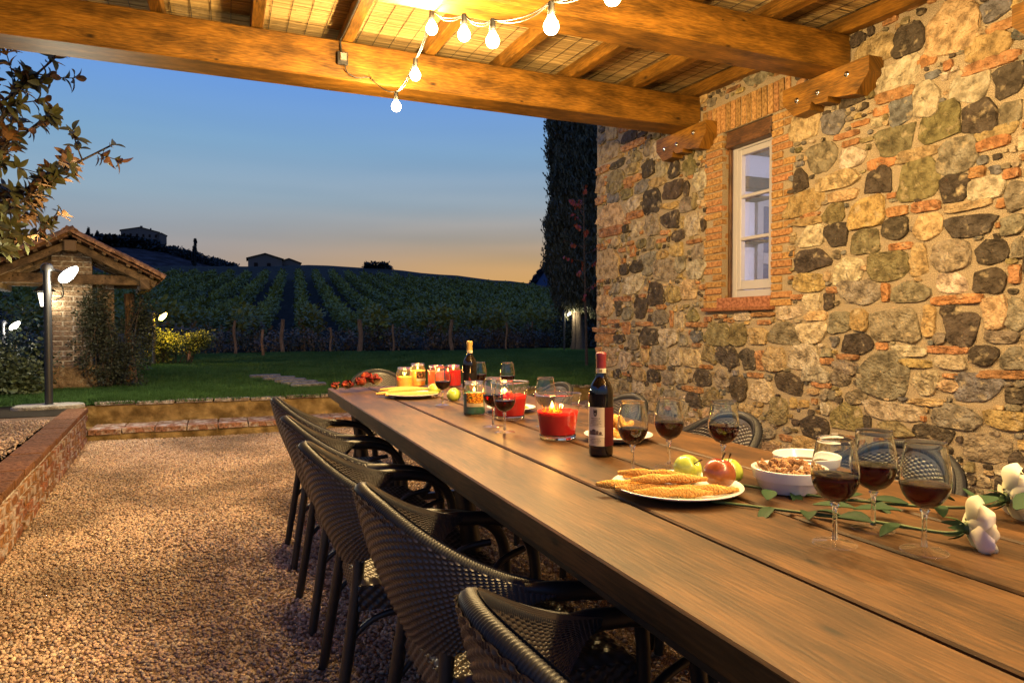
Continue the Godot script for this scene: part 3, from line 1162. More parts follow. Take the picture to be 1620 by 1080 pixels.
func stones(t: Node3D) -> void:
	rng.seed = 15
	var traced: Array[int] = [
		-337,314,22,23,0, -306,312,35,35,1, -278,311,19,13,2, -275,299,17,6,3, -282,290,27,16,4, -281,279,34,7,3, -364,317,34,22,1, -378,331,12,10,0,
		-323,296,13,8,3, -345,292,31,22,6, -347,280,29,8,3, -293,268,25,20,6, -269,264,18,20,0, -323,269,19,25,6, -342,267,18,20,2, -313,250,28,27,7,
		-287,248,21,23,0, -268,245,14,15,5, -400,274,23,17,2, -428,280,31,24,1, -346,247,34,20,7, -275,235,28,7,4, -279,229,20,7,3, -301,226,26,22,5,
		-411,250,28,24,5, -382,244,23,15,6, -357,234,22,8,3, -329,234,31,8,1, -432,236,14,20,0, -396,229,44,13,1, -359,221,22,20,0, -329,217,30,28,7,
		-288,213,10,7,3, -267,208,9,6,3, -303,206,19,18,0, -281,202,23,14,6, -264,195,12,19,5, -430,217,42,19,4, -399,204,20,16,7, -389,216,29,8,1,
		-369,200,31,21,4, -344,197,16,7,3, -348,209,8,4,3, -322,197,19,7,3, -293,193,32,6,1, -273,191,5,6,3, -426,201,31,7,4, -423,189,28,17,6,
		-396,187,24,18,0, -369,179,26,19,7, -345,185,20,15,0, -320,183,20,18,1, -293,180,31,14,0, -266,177,14,12,5, -341,172,19,5,3, -327,161,12,23,1,
		-305,162,26,21,5, -279,162,21,15,0, -263,163,7,13,5, -420,169,38,18,0, -387,158,29,20,6, -351,159,32,20,7, -264,147,6,11,3, -424,151,33,15,4,
		-374,141,36,19,5, -399,144,11,5,3, -352,140,6,13,3, -332,139,28,15,5, -303,144,20,13,6, -279,144,20,15,0, -419,135,20,14,6, -403,135,11,13,0,
		-300,133,32,6,3, -304,125,16,9,0, -276,125,15,21,1, -264,124,12,21,5, -445,127,31,11,6, -416,124,23,8,1, -393,119,20,17,5, -374,120,15,17,4,
		-344,117,40,25,5, -319,118,9,23,4, -296,114,21,21,0, -507,108,23,21,7, -480,107,27,15,1, -450,109,32,20,5, -419,110,31,16,6, -377,102,28,16,0,
		-355,101,10,5,3, -334,98,28,8,6, -306,100,26,5,3, -272,109,20,8,5, -282,97,17,13,0, -264,96,17,13,5, -428,90,32,20,6, -461,87,25,21,1,
		-478,85,12,17,3, -494,85,21,19,0, -522,87,30,20,0, -548,88,20,20,7, -535,108,35,22,7, -404,88,12,5,3, -386,84,21,12,5, -414,77,27,13,6,
		-390,75,20,11,5, -352,81,42,32,5, -328,90,22,6,4, -302,92,23,9,6, -303,83,10,3,3, -270,86,28,5,3, -305,76,13,8,1, -321,77,19,16,6,
		-286,77,31,18,2, -263,74,14,10,0, -443,67,31,19,0, -477,58,30,19,6, -506,57,23,22,0, -528,66,19,18,5, -558,64,31,16,0, -592,63,19,17,6,
		-573,51,32,6,3, -456,42,23,24,7, -438,51,7,9,4, -376,62,19,11,5, -321,64,27,5,1, -385,44,28,24,7, -366,43,7,12,0, -345,55,45,14,6,
		-299,57,31,17,5, -269,58,25,12,4, -345,42,30,11,7, -313,42,31,13,0, -278,39,31,17,5, -261,34,9,13,0, -277,24,6,3,1, -571,40,24,16,0,
		-544,45,24,16,7, -743,192,58,36,1, -655,186,32,27,5, -625,176,42,23,5, -595,180,18,17,5, -568,173,32,20,6, -677,185,27,14,0, -707,183,23,13,0,
		-639,151,33,25,0, -685,165,43,23,6, -607,150,26,18,4, -580,152,26,22,1, -669,136,27,24,0, -716,136,15,19,0, -749,141,39,27,1, -629,125,29,17,5,
		-596,122,21,15,6, -610,123,6,17,3, -661,118,32,5,3, -565,117,36,5,3, -695,130,22,14,5, -708,148,42,6,3, -752,110,59,6,3, -652,104,37,19,0,
		-615,103,35,19,6, -684,95,23,19,5, -714,100,27,10,0, -748,100,46,11,3, -567,105,18,12,2, -591,102,16,14,5, -631,83,32,20,5, -601,83,23,18,6,
		-574,83,28,18,1, -660,82,17,16,1, -703,74,24,21,6, -739,76,38,25,1, -642,60,27,13,0, -614,60,24,16,5, -636,70,30,5,3, -703,41,28,18,7,
		-742,41,45,20,1, -673,46,25,15,6, -552,75,18,4,3, -531,125,18,4,3, -474,126,26,4,3, -500,125,21,9,6, -473,119,16,4,3, -673,60,28,15,1,
		-611,40,26,14,5, -646,37,31,13,1, -678,24,28,14,0, -713,17,33,16,5, -588,31,20,17,6, -522,33,26,13,5, -490,37,27,13,1, -500,21,28,12,0,
		-470,21,23,9,5, -546,28,20,13,1, -695,339,34,13,0, -667,334,17,6,0, -743,331,51,23,1, -686,327,50,8,3, -678,312,21,12,7, -657,315,13,18,5,
		-637,309,27,20,6, -720,312,36,9,0, -757,313,32,9,3, -687,299,29,12,4, -655,292,27,18,0, -630,287,22,17,6, -607,281,20,20,0, -580,278,23,17,7,
		-726,292,42,28,7, -762,294,22,24,1, -687,287,35,8,3, -695,281,17,6,3, -669,275,34,14,2, -636,274,30,10,1, -610,260,36,21,0, -585,257,10,17,0,
		-564,261,21,19,6, -571,242,7,17,7, -730,273,28,12,2, -700,272,24,13,7, -761,275,25,10,3, -685,258,35,16,6, -648,255,34,27,0, -613,244,31,8,4,
		-586,241,22,15,5, -737,252,66,28,1, -684,245,36,9,3, -614,230,32,18,0, -648,229,30,24,5, -680,229,22,20,6, -702,231,12,9,0, -737,233,53,12,3,
		-575,219,27,23,6, -557,216,7,12,0, -622,217,16,5,3, -599,211,21,10,0, -592,224,6,13,4
	]
	var all := []
	for i in range(0, traced.size(), 5):
		all.append([traced[i] / 100.0, traced[i + 1] / 100.0, traced[i + 2] / 100.0 * 1.06, traced[i + 3] / 100.0 * 1.06, traced[i + 4]])
	var n_traced := all.size()
	# the rest of the wall: fillers of falling size wherever there is room, by grid of buckets
	var buckets := {}
	for k in n_traced:
		bucket(buckets, all[k], k)
	for pass_ in [[1500, 0.20, 0.36, 0.15, 0.28], [5000, 0.11, 0.22, 0.09, 0.17], [16000, 0.06, 0.13, 0.04, 0.09], [26000, 0.03, 0.07, 0.025, 0.05]]:
		for k in pass_[0]:
			var w := rng.randf_range(pass_[1], pass_[2])
			var h := rng.randf_range(pass_[3], pass_[4])
			var tone: int = [0, 0, 5, 5, 6, 1, 7, 4, 2, 3][rng.randi() % 10]
			if rng.randf() < 0.16:
				h = rng.randf_range(0.035, 0.055)
				w = rng.randf_range(0.12, 0.26)
				tone = 3
			var s := [rng.randf_range(-7.68, 0.6), rng.randf_range(0.1, 3.75), w, h, tone]
			if s[0] - w / 2 < -7.71 or (absf(s[0] + 4.985) < 0.53 + w / 2 and absf(s[1] - 2.18) < 0.90 + h / 2 or absf(s[0] + 5.0) < 0.6 + w / 2 and absf(s[1] - 3.14) < 0.15 + h / 2):
				continue
			if s[0] > -2.3 and s[1] > 3.2:
				continue
			if room_for(buckets, all, s):
				bucket(buckets, s, all.size())
				all.append(s)
	# the largest 300 are stones of their own, the small rest is joined
	var order := range(all.size())
	order.sort_custom(func(p, q): return weight(all[p]) > weight(all[q]))
	var rest := Geo.new()
	for k in order.size():
		var s: Array = all[order[k]]
		var m := stone_mesh(s[2], s[3], s[4], 9000 + order[k])
		var at := Vector3(-0.001, s[1], s[0])
		if k < 300:
			var o := obj("stone", m, M.stone, t)
			o.position = at
			o.rotation.x = rng.randf_range(-0.06, 0.06)
		else:
			var ar := m.surface_get_arrays(0)
			var off := rest.v.size()
			for p in ar[Mesh.ARRAY_VERTEX]:
				rest.v.append(p + at)
			rest.n.append_array(ar[Mesh.ARRAY_NORMAL])
			rest.c.append_array(ar[Mesh.ARRAY_COLOR])
			rest.t.append_array(ar[Mesh.ARRAY_TEX_UV])
			for i in ar[Mesh.ARRAY_INDEX]:
				rest.ix.append(i + off)
	obj("small_stones", rest, M.stone, t).set_meta("kind", "stuff")


func weight(s: Array) -> float:
	var d := Vector2(s[0], WX).length()
	return s[2] * s[3] / (d * d) * (1.0 if s[0] < -2.2 else 0.2)


func bucket(b: Dictionary, s: Array, k: int) -> void:
	for i in range(floori((s[0] - s[2] / 2) / 0.3), floori((s[0] + s[2] / 2) / 0.3) + 1):
		for j in range(floori((s[1] - s[3] / 2) / 0.3), floori((s[1] + s[3] / 2) / 0.3) + 1):
			var key := Vector2i(i, j)
			if not b.has(key):
				b[key] = []
			b[key].append(k)


func room_for(b: Dictionary, all: Array, s: Array) -> bool:
	for i in range(floori((s[0] - s[2] / 2 - 0.03) / 0.3), floori((s[0] + s[2] / 2 + 0.03) / 0.3) + 1):
		for j in range(floori((s[1] - s[3] / 2 - 0.03) / 0.3), floori((s[1] + s[3] / 2 + 0.03) / 0.3) + 1):
			var key := Vector2i(i, j)
			if b.has(key):
				for k in b[key]:
					var o: Array = all[k]
					if absf(o[0] - s[0]) < (o[2] + s[2]) * 0.445 + 0.002 and absf(o[1] - s[1]) < (o[3] + s[3]) * 0.445 + 0.002:
						return false
	return true


func warm_brick() -> Color:
	var q := rng.randf_range(0.8, 1.2)
	return Color(0.49 * q, 0.275 * q * rng.randf_range(0.9, 1.12), 0.12 * q)


func window_surround(t: Node3D) -> void:
	rng.seed = 16
	var long_ := brick_set(Vector3(0.13, 0.055, 0.235), 6, warm_brick, 0.002)
	var short := brick_set(Vector3(0.13, 0.055, 0.125), 6, warm_brick, 0.002)
	var stand := brick_set(Vector3(0.13, 0.262, 0.056), 6, warm_brick, 0.002)
	var y := 1.36
	var c := 0
	while y < YT - 0.02:
		for side in [0, 1]:
			var far: bool = (c / 2 + side) % 2 == 0
			var len_: float = 0.235 if far else 0.125
			var o := obj("brick", (long_ if far else short)[rng.randi() % 6], M.brick, t)
			var zc: float = ZR + len_ / 2 if side == 0 else ZL - len_ / 2
			o.position = Vector3(0.052 + rng.randf_range(-0.004, 0.003), y, zc)
			o.rotation.x = rng.randf_range(-0.012, 0.012)
			if not far and rng.randf() < 0.6:
				o = obj("brick", short[rng.randi() % 6], M.brick, t)
				o.position = Vector3(0.054, y, zc + (0.137 if side == 0 else -0.137))
				if rng.randf() < 0.45:
					o.rotation.x = 0.02
		y += 0.0665
		c += 1
	var z := -5.56
	while z < -4.46:
		var o := obj("lintel_brick", stand[rng.randi() % 6], M.brick, t)
		o.position = Vector3(0.052 + rng.randf_range(-0.003, 0.003), YT + 0.134, z)
		o.rotation.x = clampf((z + 4.985) * -0.06, -0.05, 0.05) + rng.randf_range(-0.01, 0.01)
		z += 0.068
	# sill: a thick terracotta slab on a thinner projecting one
	var g := Geo.new()
	g.col = Color(0.42, 0.19, 0.11)
	g.box(Vector3(0.075, YB - 0.055, (ZL + ZR) / 2 - 0.03), Vector3(0.19, 0.11, ZR - ZL + 0.05), 0.006)
	obj("window_sill", g, M.brick, t)
	g = Geo.new()
	g.col = Color(0.34, 0.15, 0.08)
	g.box(Vector3(0.04, 1.315, (ZL + ZR) / 2 - 0.09), Vector3(0.22, 0.035, ZR - ZL + 0.27), 0.006)
	obj("sill_slab", g, M.brick, t)


func window(t: Node3D) -> void:
	var w := Node3D.new()
	w.name = "window"
	t.add_child(w)
	w.position = Vector3(0, 0, 0)
	var zm := (ZL + ZR) / 2
	var g := Geo.new()
	g.long_axis = 1
	g.uvk = Vector2(1.2, 0.7)
	g.box(Vector3(0.082, (YB + YT) / 2, ZL + 0.017), Vector3(0.03, YT - YB - 0.004, 0.030), 0.003)
	g.box(Vector3(0.082, (YB + YT) / 2, ZR - 0.017), Vector3(0.03, YT - YB - 0.004, 0.030), 0.003)
	g.long_axis = 2
	g.box(Vector3(0.062, YT - 0.068, zm), Vector3(0.10, 0.125, ZR - ZL - 0.07), 0.006)
	g.box(Vector3(0.05, YT - 0.14, zm), Vector3(0.10, 0.045, ZR - ZL - 0.066), 0.006)
	obj("shutter_frame", g, M.frame_wood, w)
	g = Geo.new()
	var zl := ZL + 0.034
	var zr := ZR - 0.034
	var yt := YT - 0.12
	for e in [[zl + 0.03, 0.06], [zr - 0.03, 0.06]]:
		g.box(Vector3(0.128, (YB + yt) / 2, e[0]), Vector3(0.06, yt - YB - 0.002, e[1]), 0.004)
	for e in [[YB + 0.035, 0.066], [yt - 0.03, 0.06]]:
		g.box(Vector3(0.128, e[0], zm), Vector3(0.056, e[1], zr - zl - 0.12), 0.004)
	obj("frame", g, M.white_paint, w)
	g = Geo.new()
	zl += 0.062
	zr -= 0.062
	var y0 := YB + 0.072
	var y1 := yt - 0.062
	for e in [zl + 0.026, zr - 0.026]:
		g.box(Vector3(0.125, (y0 + y1) / 2, e), Vector3(0.055, y1 - y0, 0.05), 0.005)
	for e in [[y0 + 0.045, 0.085], [y1 - 0.03, 0.055], [y0 + 0.085 + (y1 - y0 - 0.14) * 0.335, 0.03], [y0 + 0.085 + (y1 - y0 - 0.14) * 0.67, 0.03]]:
		g.box(Vector3(0.125, e[0], zm), Vector3(0.048, e[1], zr - zl - 0.104), 0.004)
	obj("sash", g, M.white_paint, w)
	for k in 3:
		var p := Geo.new()
		var ya := y0 + 0.085 + (y1 - y0 - 0.14) * 0.335 * k
		p.box(Vector3(0.15, ya + (y1 - y0 - 0.14) * 0.1675, zm), Vector3(0.004, (y1 - y0 - 0.14) * 0.335 - 0.02, zr - zl - 0.1))
		obj("pane", p, M.pane, w)


# the lit room behind the window
func room(t: Node3D) -> void:
	var g := Geo.new()
	g.box(Vector3(2.08, 0.28, -4.6), Vector3(3.64, 0.1, 4.8))
	obj("room_floor", g, M.grey_wood, t)
	g = Geo.new()
	g.box(Vector3(2.08, 3.45, -4.6), Vector3(3.64, 0.1, 4.8))
	g.box(Vector3(2.08, 1.86, -7.05), Vector3(3.64, 3.06, 0.1))
	g.box(Vector3(3.95, 1.86, -4.6), Vector3(0.1, 3.06, 4.8))
	g.box(Vector3(2.08, 1.86, -2.25), Vector3(3.64, 3.06, 0.1))
	obj("room_wall", g, M.room_paint, t)
	for k in 4:
		g = Geo.new()
		g.long_axis = 0
		g.box(Vector3(2.2, 3.31, -6.5 + k * 1.15), Vector3(3.39, 0.17, 0.14), 0.01)
		obj("ceiling_beam", g, M.frame_wood, t)
	for y in [2.23, 2.77]:
		g = Geo.new()
		g.long_axis = 2
		g.box(Vector3(1.78, y, -6.86), Vector3(0.32, 0.035, 0.26), 0.004)
		obj("shelf", g, M.grey_wood, t)
	g = Geo.new()
	g.long_axis = 0
	g.col = Color(0.5, 0.5, 0.62)
	g.box(Vector3(2.2, 2.96, -6.9), Vector3(3.3, 0.15, 0.2), 0.01)
	obj("ceiling_beam", g, M.frame_wood, t)
	var d := Node3D.new()
	d.name = "glazed_door"
	t.add_child(d)
	d.position = Vector3(2.40, 0.33, -6.97)
	d.scale = Vector3(1, 1.2, 1)
	g = Geo.new()
	for x in [-0.42, 0.42]:
		g.box(Vector3(x, 1.05, 0), Vector3(0.1, 2.1, 0.05), 0.004)
	for y in [0.15, 0.8, 1.42, 2.04]:
		g.box(Vector3(0, y, 0), Vector3(0.74, 0.12, 0.046), 0.004)
	g.box(Vector3(0, 0.45, 0), Vector3(0.74, 0.58, 0.02))
	obj("door_frame", g, M.white_paint, d)
	g = Geo.new()
	g.col = Color(0.10, 0.12, 0.22)
	g.box(Vector3(0, 1.42, 0.002), Vector3(0.74, 1.2, 0.008))
	obj("door_glass", g, M.apple, d)
	# a pendant lamp in the room
	var l := Node3D.new()
	l.name = "pendant_lamp"
	t.add_child(l)
	l.position = Vector3(2.0, 2.55, -4.4)
	g = Geo.new()
	g.tube(PackedVector3Array([Vector3(0, 0.05, 0), Vector3(0, 0.85, 0)]), 0.006, 6)
	obj("cord", g, M.rubber, l)
	var s := SphereMesh.new()
	s.radius = 0.05
	s.height = 0.1
	obj("bulb", s, M.lamp_white, l)
	lamp_light("room_lamp", Vector3(0, 0, 0), Color(0.90, 0.91, 1.0), 2.4, 0.05, l)


# ---------- the pergola ----------
func roof_y(z: float) -> float:     # underside of the rafters; the roof falls slightly towards the camera
	return 3.447 + (-z - 5.63) * 0.044


func pergola() -> void:
	rng.seed = 17
	var t := thing("pergola", "wooden pergola with heavy orange stained beams and a cane mat roof", "pergola")
	var g: Geo
	var beams := [[-5.79, 0.32, 3.137, 3.447], [-3.985, 0.28, 3.10, 3.367], [-2.2, 0.28, 3.03, 3.289], [-0.35, 0.28, 2.95, 3.208]]
	for k in 4:
		var b: Array = beams[k]
		g = Geo.new()
		g.long_axis = 0
		g.uvk = Vector2(1.3, 0.40)
		g.uvo = Vector2(0.13 * k, 0.27 * k)
		g.box(Vector3(0.75, (b[2] + b[3]) / 2, b[0]), Vector3(7.298, b[3] - b[2], b[1]), 0.012)
		obj("beam", g, M.beam_wood, t)
		# post at the free end
		g = Geo.new()
		g.long_axis = 1
		g.uvk = Vector2(0.85, 0.33)
		g.box(Vector3(-2.7, b[2] / 2, b[0]), Vector3(0.2, b[2], 0.2), 0.01)
		obj("post", g, M.beam_wood, t)
	# rafters
	var z0 := -6.5
	var z1 := 0.6
	var turn := Transform3D(Basis(Vector3.RIGHT, atan(0.044)), Vector3(0, roof_y((z0 + z1) / 2) + 0.062, (z0 + z1) / 2))
	for k in 11:
		var x := 4.353 - k * 0.688
		g = Geo.new()
		g.long_axis = 2
		g.uvk = Vector2(1.1, 0.33)
		g.uvo = Vector2(0.21 * k, 0.39 * k)
		g.box(Vector3(x, 0, 0), Vector3(0.09, 0.118, z1 - z0), 0.006, turn)
		obj("rafter", g, M.beam_wood, t)
	# cane mat: a layer of canes across the rafters, tied with dark wires
	g = Geo.new()
	var z := z0
	while z < z1:
		var s := rng.randf_range(0.6, 1.25)
		g.col = Color(0.44 * s, 0.30 * s, 0.13 * s)
		var x := -3.1 - rng.randf() * 0.6
		while x < 4.36:
			var x2 := minf(x + rng.randf_range(0.9, 2.4), 4.37)
			var dz := rng.randf_range(-0.004, 0.004)
			var y := roof_y(z) + 0.137 + rng.randf_range(-0.003, 0.003)
			g.tube(PackedVector3Array([Vector3(x, y, z + dz), Vector3((x + x2) / 2, y + rng.randf_range(-0.004, 0.004), z + dz * 0.3), Vector3(x2 - 0.004, y, z - dz)]), rng.randf_range(0.0045, 0.0075), 5, false)
			x = x2
		z += rng.randf_range(0.011, 0.0145)
	obj("cane_mat", g, M.cane, t).set_meta("kind", "stuff")
	g = Geo.new()
	for k in 52:
		var x := 4.3 - k * 0.142
		g.tube(PackedVector3Array([Vector3(x, roof_y(z0) + 0.126, z0), Vector3(x + 0.01, roof_y(-3) + 0.127, -3), Vector3(x, roof_y(z1) + 0.126, z1)]), 0.0022, 4, false)
	obj("tie_wires", g, M.rubber, t).set_meta("kind", "stuff")
	g = Geo.new()
	g.box(Vector3(0.75, 0.12, 0), Vector3(7.6, 0.03, z1 - z0 + 0.2), 0.0, turn)
	obj("roof_board", g, M.grey_wood, t)
	# corbels bolted along the wall under the beams
	for k in 4:
		var b: Array = beams[k]
		var prof := PackedVector2Array()   # (along the wall, height) of the notched underside
		for p in [[0.41, 0.0], [0.41, -0.115], [0.30, -0.245], [0.13, -0.215], [0.05, -0.185], [0.045, -0.225], [-0.07, -0.21], [-0.11, -0.175], [-0.13, -0.235], [-0.29, -0.245], [-0.41, -0.12], [-0.41, 0.0]]:
			prof.append(Vector2(p[0], p[1]))
		g = Geo.new()
		corbel(g, prof, 0.15)
		var o := obj("corbel", g, M.beam_wood, t)
		o.position = Vector3(4.4, b[2] - 0.003, b[0] + 0.01)
		for e in [[0.22, -0.075], [-0.05, -0.125], [-0.26, -0.125]]:
			g = Geo.new()
			var xf := Transform3D(Basis(Vector3(0, 0, 1), Vector3(-1, 0, 0), Vector3(0, -1, 0)), Vector3(-0.152, e[1], e[0]))
			g.lathe(PackedVector2Array([Vector2(0.021, 0), Vector2(0.021, 0.003), Vector2(0.011, 0.0032), Vector2(0.011, 0.012), Vector2(0.007, 0.014), Vector2(0.0, 0.0145)]), 10, xf)
			obj("bolt", g, M.steel, o)


func corbel(g: Geo, prof: PackedVector2Array, depth: float) -> void:
	g.long_axis = 2
	g.uvk = Vector2(0.9, 0.4)
	g.uvo = Vector2(0.4, rng.randf())
	var n := prof.size()
	var tris := Geometry2D.triangulate_polygon(prof)
	for i in range(0, tris.size(), 3):
		var q := []
		for k in 3:
			q.append(Vector3(-depth, prof[tris[i + k]].y, prof[tris[i + k]].x))
		if (q[1] - q[0]).cross(q[2] - q[0]).x > 0.0:
			q = [q[0], q[2], q[1]]
		var i0 := g.add(q[0], Vector3.LEFT, g.wood_uv(q[0]))
		g.add(q[1], Vector3.LEFT, g.wood_uv(q[1]))
		g.add(q[2], Vector3.LEFT, g.wood_uv(q[2]))
		g.ix.append_array(PackedInt32Array([i0, i0 + 2, i0 + 1]))
	for k in n:
		var p := prof[k]
		var q := prof[(k + 1) % n]
		g.quad_out([Vector3(-depth, p.y, p.x), Vector3(-depth, q.y, q.x), Vector3(0.02, q.y, q.x), Vector3(0.02, p.y, p.x)], Vector3(-0.07, -0.11, 0), Transform3D())


# ---------- the table ----------
const TOP := 0.76


func table() -> void:
	var t := thing("dining_table", "long rustic table of four brown planks on a dark metal frame", "table", Vector3(1.09, 0, -2.0))
	var z0 := -4.48 + 2.0
	var z1 := 0.45 + 2.0
	for k in 4:
		var g := Geo.new()
		g.long_axis = 2
		g.uvk = Vector2(1.6, 0.42)
		g.uvo = Vector2(0.31 * k, 0.37 * k)
		g.col = Color(1, 1, 1) * [0.95, 1.05, 0.9, 1.0][k]
		var x := -0.383 + k * 0.2555
		g.box(Vector3(x, TOP - 0.0275, (z0 + z1) / 2), Vector3(0.2430, 0.055, z1 - z0 + [0.0, 0.01, -0.005, 0.006][k]), 0.004)
		obj("plank", g, M.table_wood, t)
	# dark iron under the planks
	var g := Geo.new()
	for x in [-0.42, 0.42]:
		g.box(Vector3(x, TOP - 0.085, (z0 + z1) / 2), Vector3(0.05, 0.055, z1 - z0 - 0.16), 0.003)
	for z in [z0 + 0.25, z0 + 1.7, z1 - 1.7, z1 - 0.25]:
		g.box(Vector3(0, TOP - 0.086, z), Vector3(0.786, 0.05, 0.06), 0.003)
	obj("under_frame", g, M.dark_metal, t)
	for z in [z0 + 0.45, (z0 + z1) / 2 - 0.05, z1 - 0.45]:
		for s in [-1.0, 1.0]:
			g = Geo.new()
			g.tube(PackedVector3Array([Vector3(s * 0.40, TOP - 0.12, z), Vector3(s * 0.30, 0.0, z)]), 0.032, 4)
			obj("leg", g, M.dark_metal, t)
		g = Geo.new()
		g.box(Vector3(0, 0.12, z), Vector3(0.60, 0.04, 0.04), 0.003)
		obj("stretcher", g, M.dark_metal, t)
	g = Geo.new()
	g.tube(PackedVector3Array([Vector3(0, 0.125, z0 + 0.45), Vector3(0, 0.64, z0 + 1.15)]), 0.02, 6)
	g.tube(PackedVector3Array([Vector3(0, 0.125, z1 - 0.45), Vector3(0, 0.64, z1 - 1.15)]), 0.02, 6)
	obj("brace", g, M.dark_metal, t)


# ---------- woven armchairs ----------
# local axes: x across, z forward (towards the table); the rear legs stand at z = 0
func spline(p: PackedVector3Array, per := 8) -> PackedVector3Array:
	var c := Curve3D.new()
	for i in p.size():
		var a := p[maxi(i - 1, 0)]
		var b := p[mini(i + 1, p.size() - 1)]
		c.add_point(p[i], (a - b) / 6.0, (b - a) / 6.0)
	var out := PackedVector3Array()
	for i in p.size() - 1:
		for k in per:
			out.append(c.sample(i, float(k) / per))
	out.append(p[p.size() - 1])
	return out


func at_len(p: PackedVector3Array, f: float) -> Vector3:
	var x := clampf(f, 0.0, 1.0) * (p.size() - 1)
	var i := mini(int(x), p.size() - 2)
	return p[i].lerp(p[i + 1], x - i)


func chair_rim() -> PackedVector3Array:   # from one arm, round the back, to the other arm
	var half := [Vector3(0.0, 0.797, -0.08), Vector3(0.10, 0.785, -0.062), Vector3(0.175, 0.752, -0.018), Vector3(0.228, 0.708, 0.05), Vector3(0.258, 0.67, 0.125), Vector3(0.275, 0.644, 0.195), Vector3(0.284, 0.630, 0.255)]
	var p := PackedVector3Array()
	for i in range(6, 0, -1):
		p.append(Vector3(-half[i].x, half[i].y, half[i].z))
	for h in half:
		p.append(h)
	return spline(p, 10)


func chair_foot() -> PackedVector3Array:  # lower edge of the woven back
	var half := [Vector3(0.0, 0.465, 0.035), Vector3(0.10, 0.465, 0.045), Vector3(0.16, 0.472, 0.068), Vector3(0.205, 0.505, 0.108), Vector3(0.24, 0.552, 0.155), Vector3(0.265, 0.595, 0.205), Vector3(0.281, 0.617, 0.25)]
	var p := PackedVector3Array()
	for i in range(6, 0, -1):
		p.append(Vector3(-half[i].x, half[i].y, half[i].z))
	for h in half:
		p.append(h)
	return spline(p, 10)


func woven(top: PackedVector3Array, foot: PackedVector3Array, off: float, across: float, down: float, deep: float, belly: float, flip: bool) -> Geo:
	var g := Geo.new()
	var nu := int(across * 4.0)
	var nv := int(down * 4.0)
	var rows := []
	for j in nv + 1:
		var v := float(j) / nv
		var row := PackedVector3Array()
		for i in nu + 1:
			var u := float(i) / nu
			var a := at_len(top, u)
			var b := at_len(foot, u)
			var tu := (at_len(top, u + 0.01) - at_len(top, u - 0.01)).normalized()
			var nn := tu.cross((a - b).normalized()).normalized()
			if nn.z > 0.0 and absf(nn.x) < 0.7 or nn.x * a.x < 0.0:
				nn = -nn
			var weave := cos(PI * u * across) * cos(PI * v * down)
			var flat := smoothstep(0.10, 0.16, v) if off < 0.0 else 1.0
			weave *= flat
			var strand := 0.08 * absf(sin(PI * v * down))
			var p := a.lerp(b, v)
			row.append(p + nn * (off + deep * (maxf(weave, 0.0) + strand) + belly * sin(PI * v)))
		rows.append(row)
	g.grid(rows, false, flip)
	return g


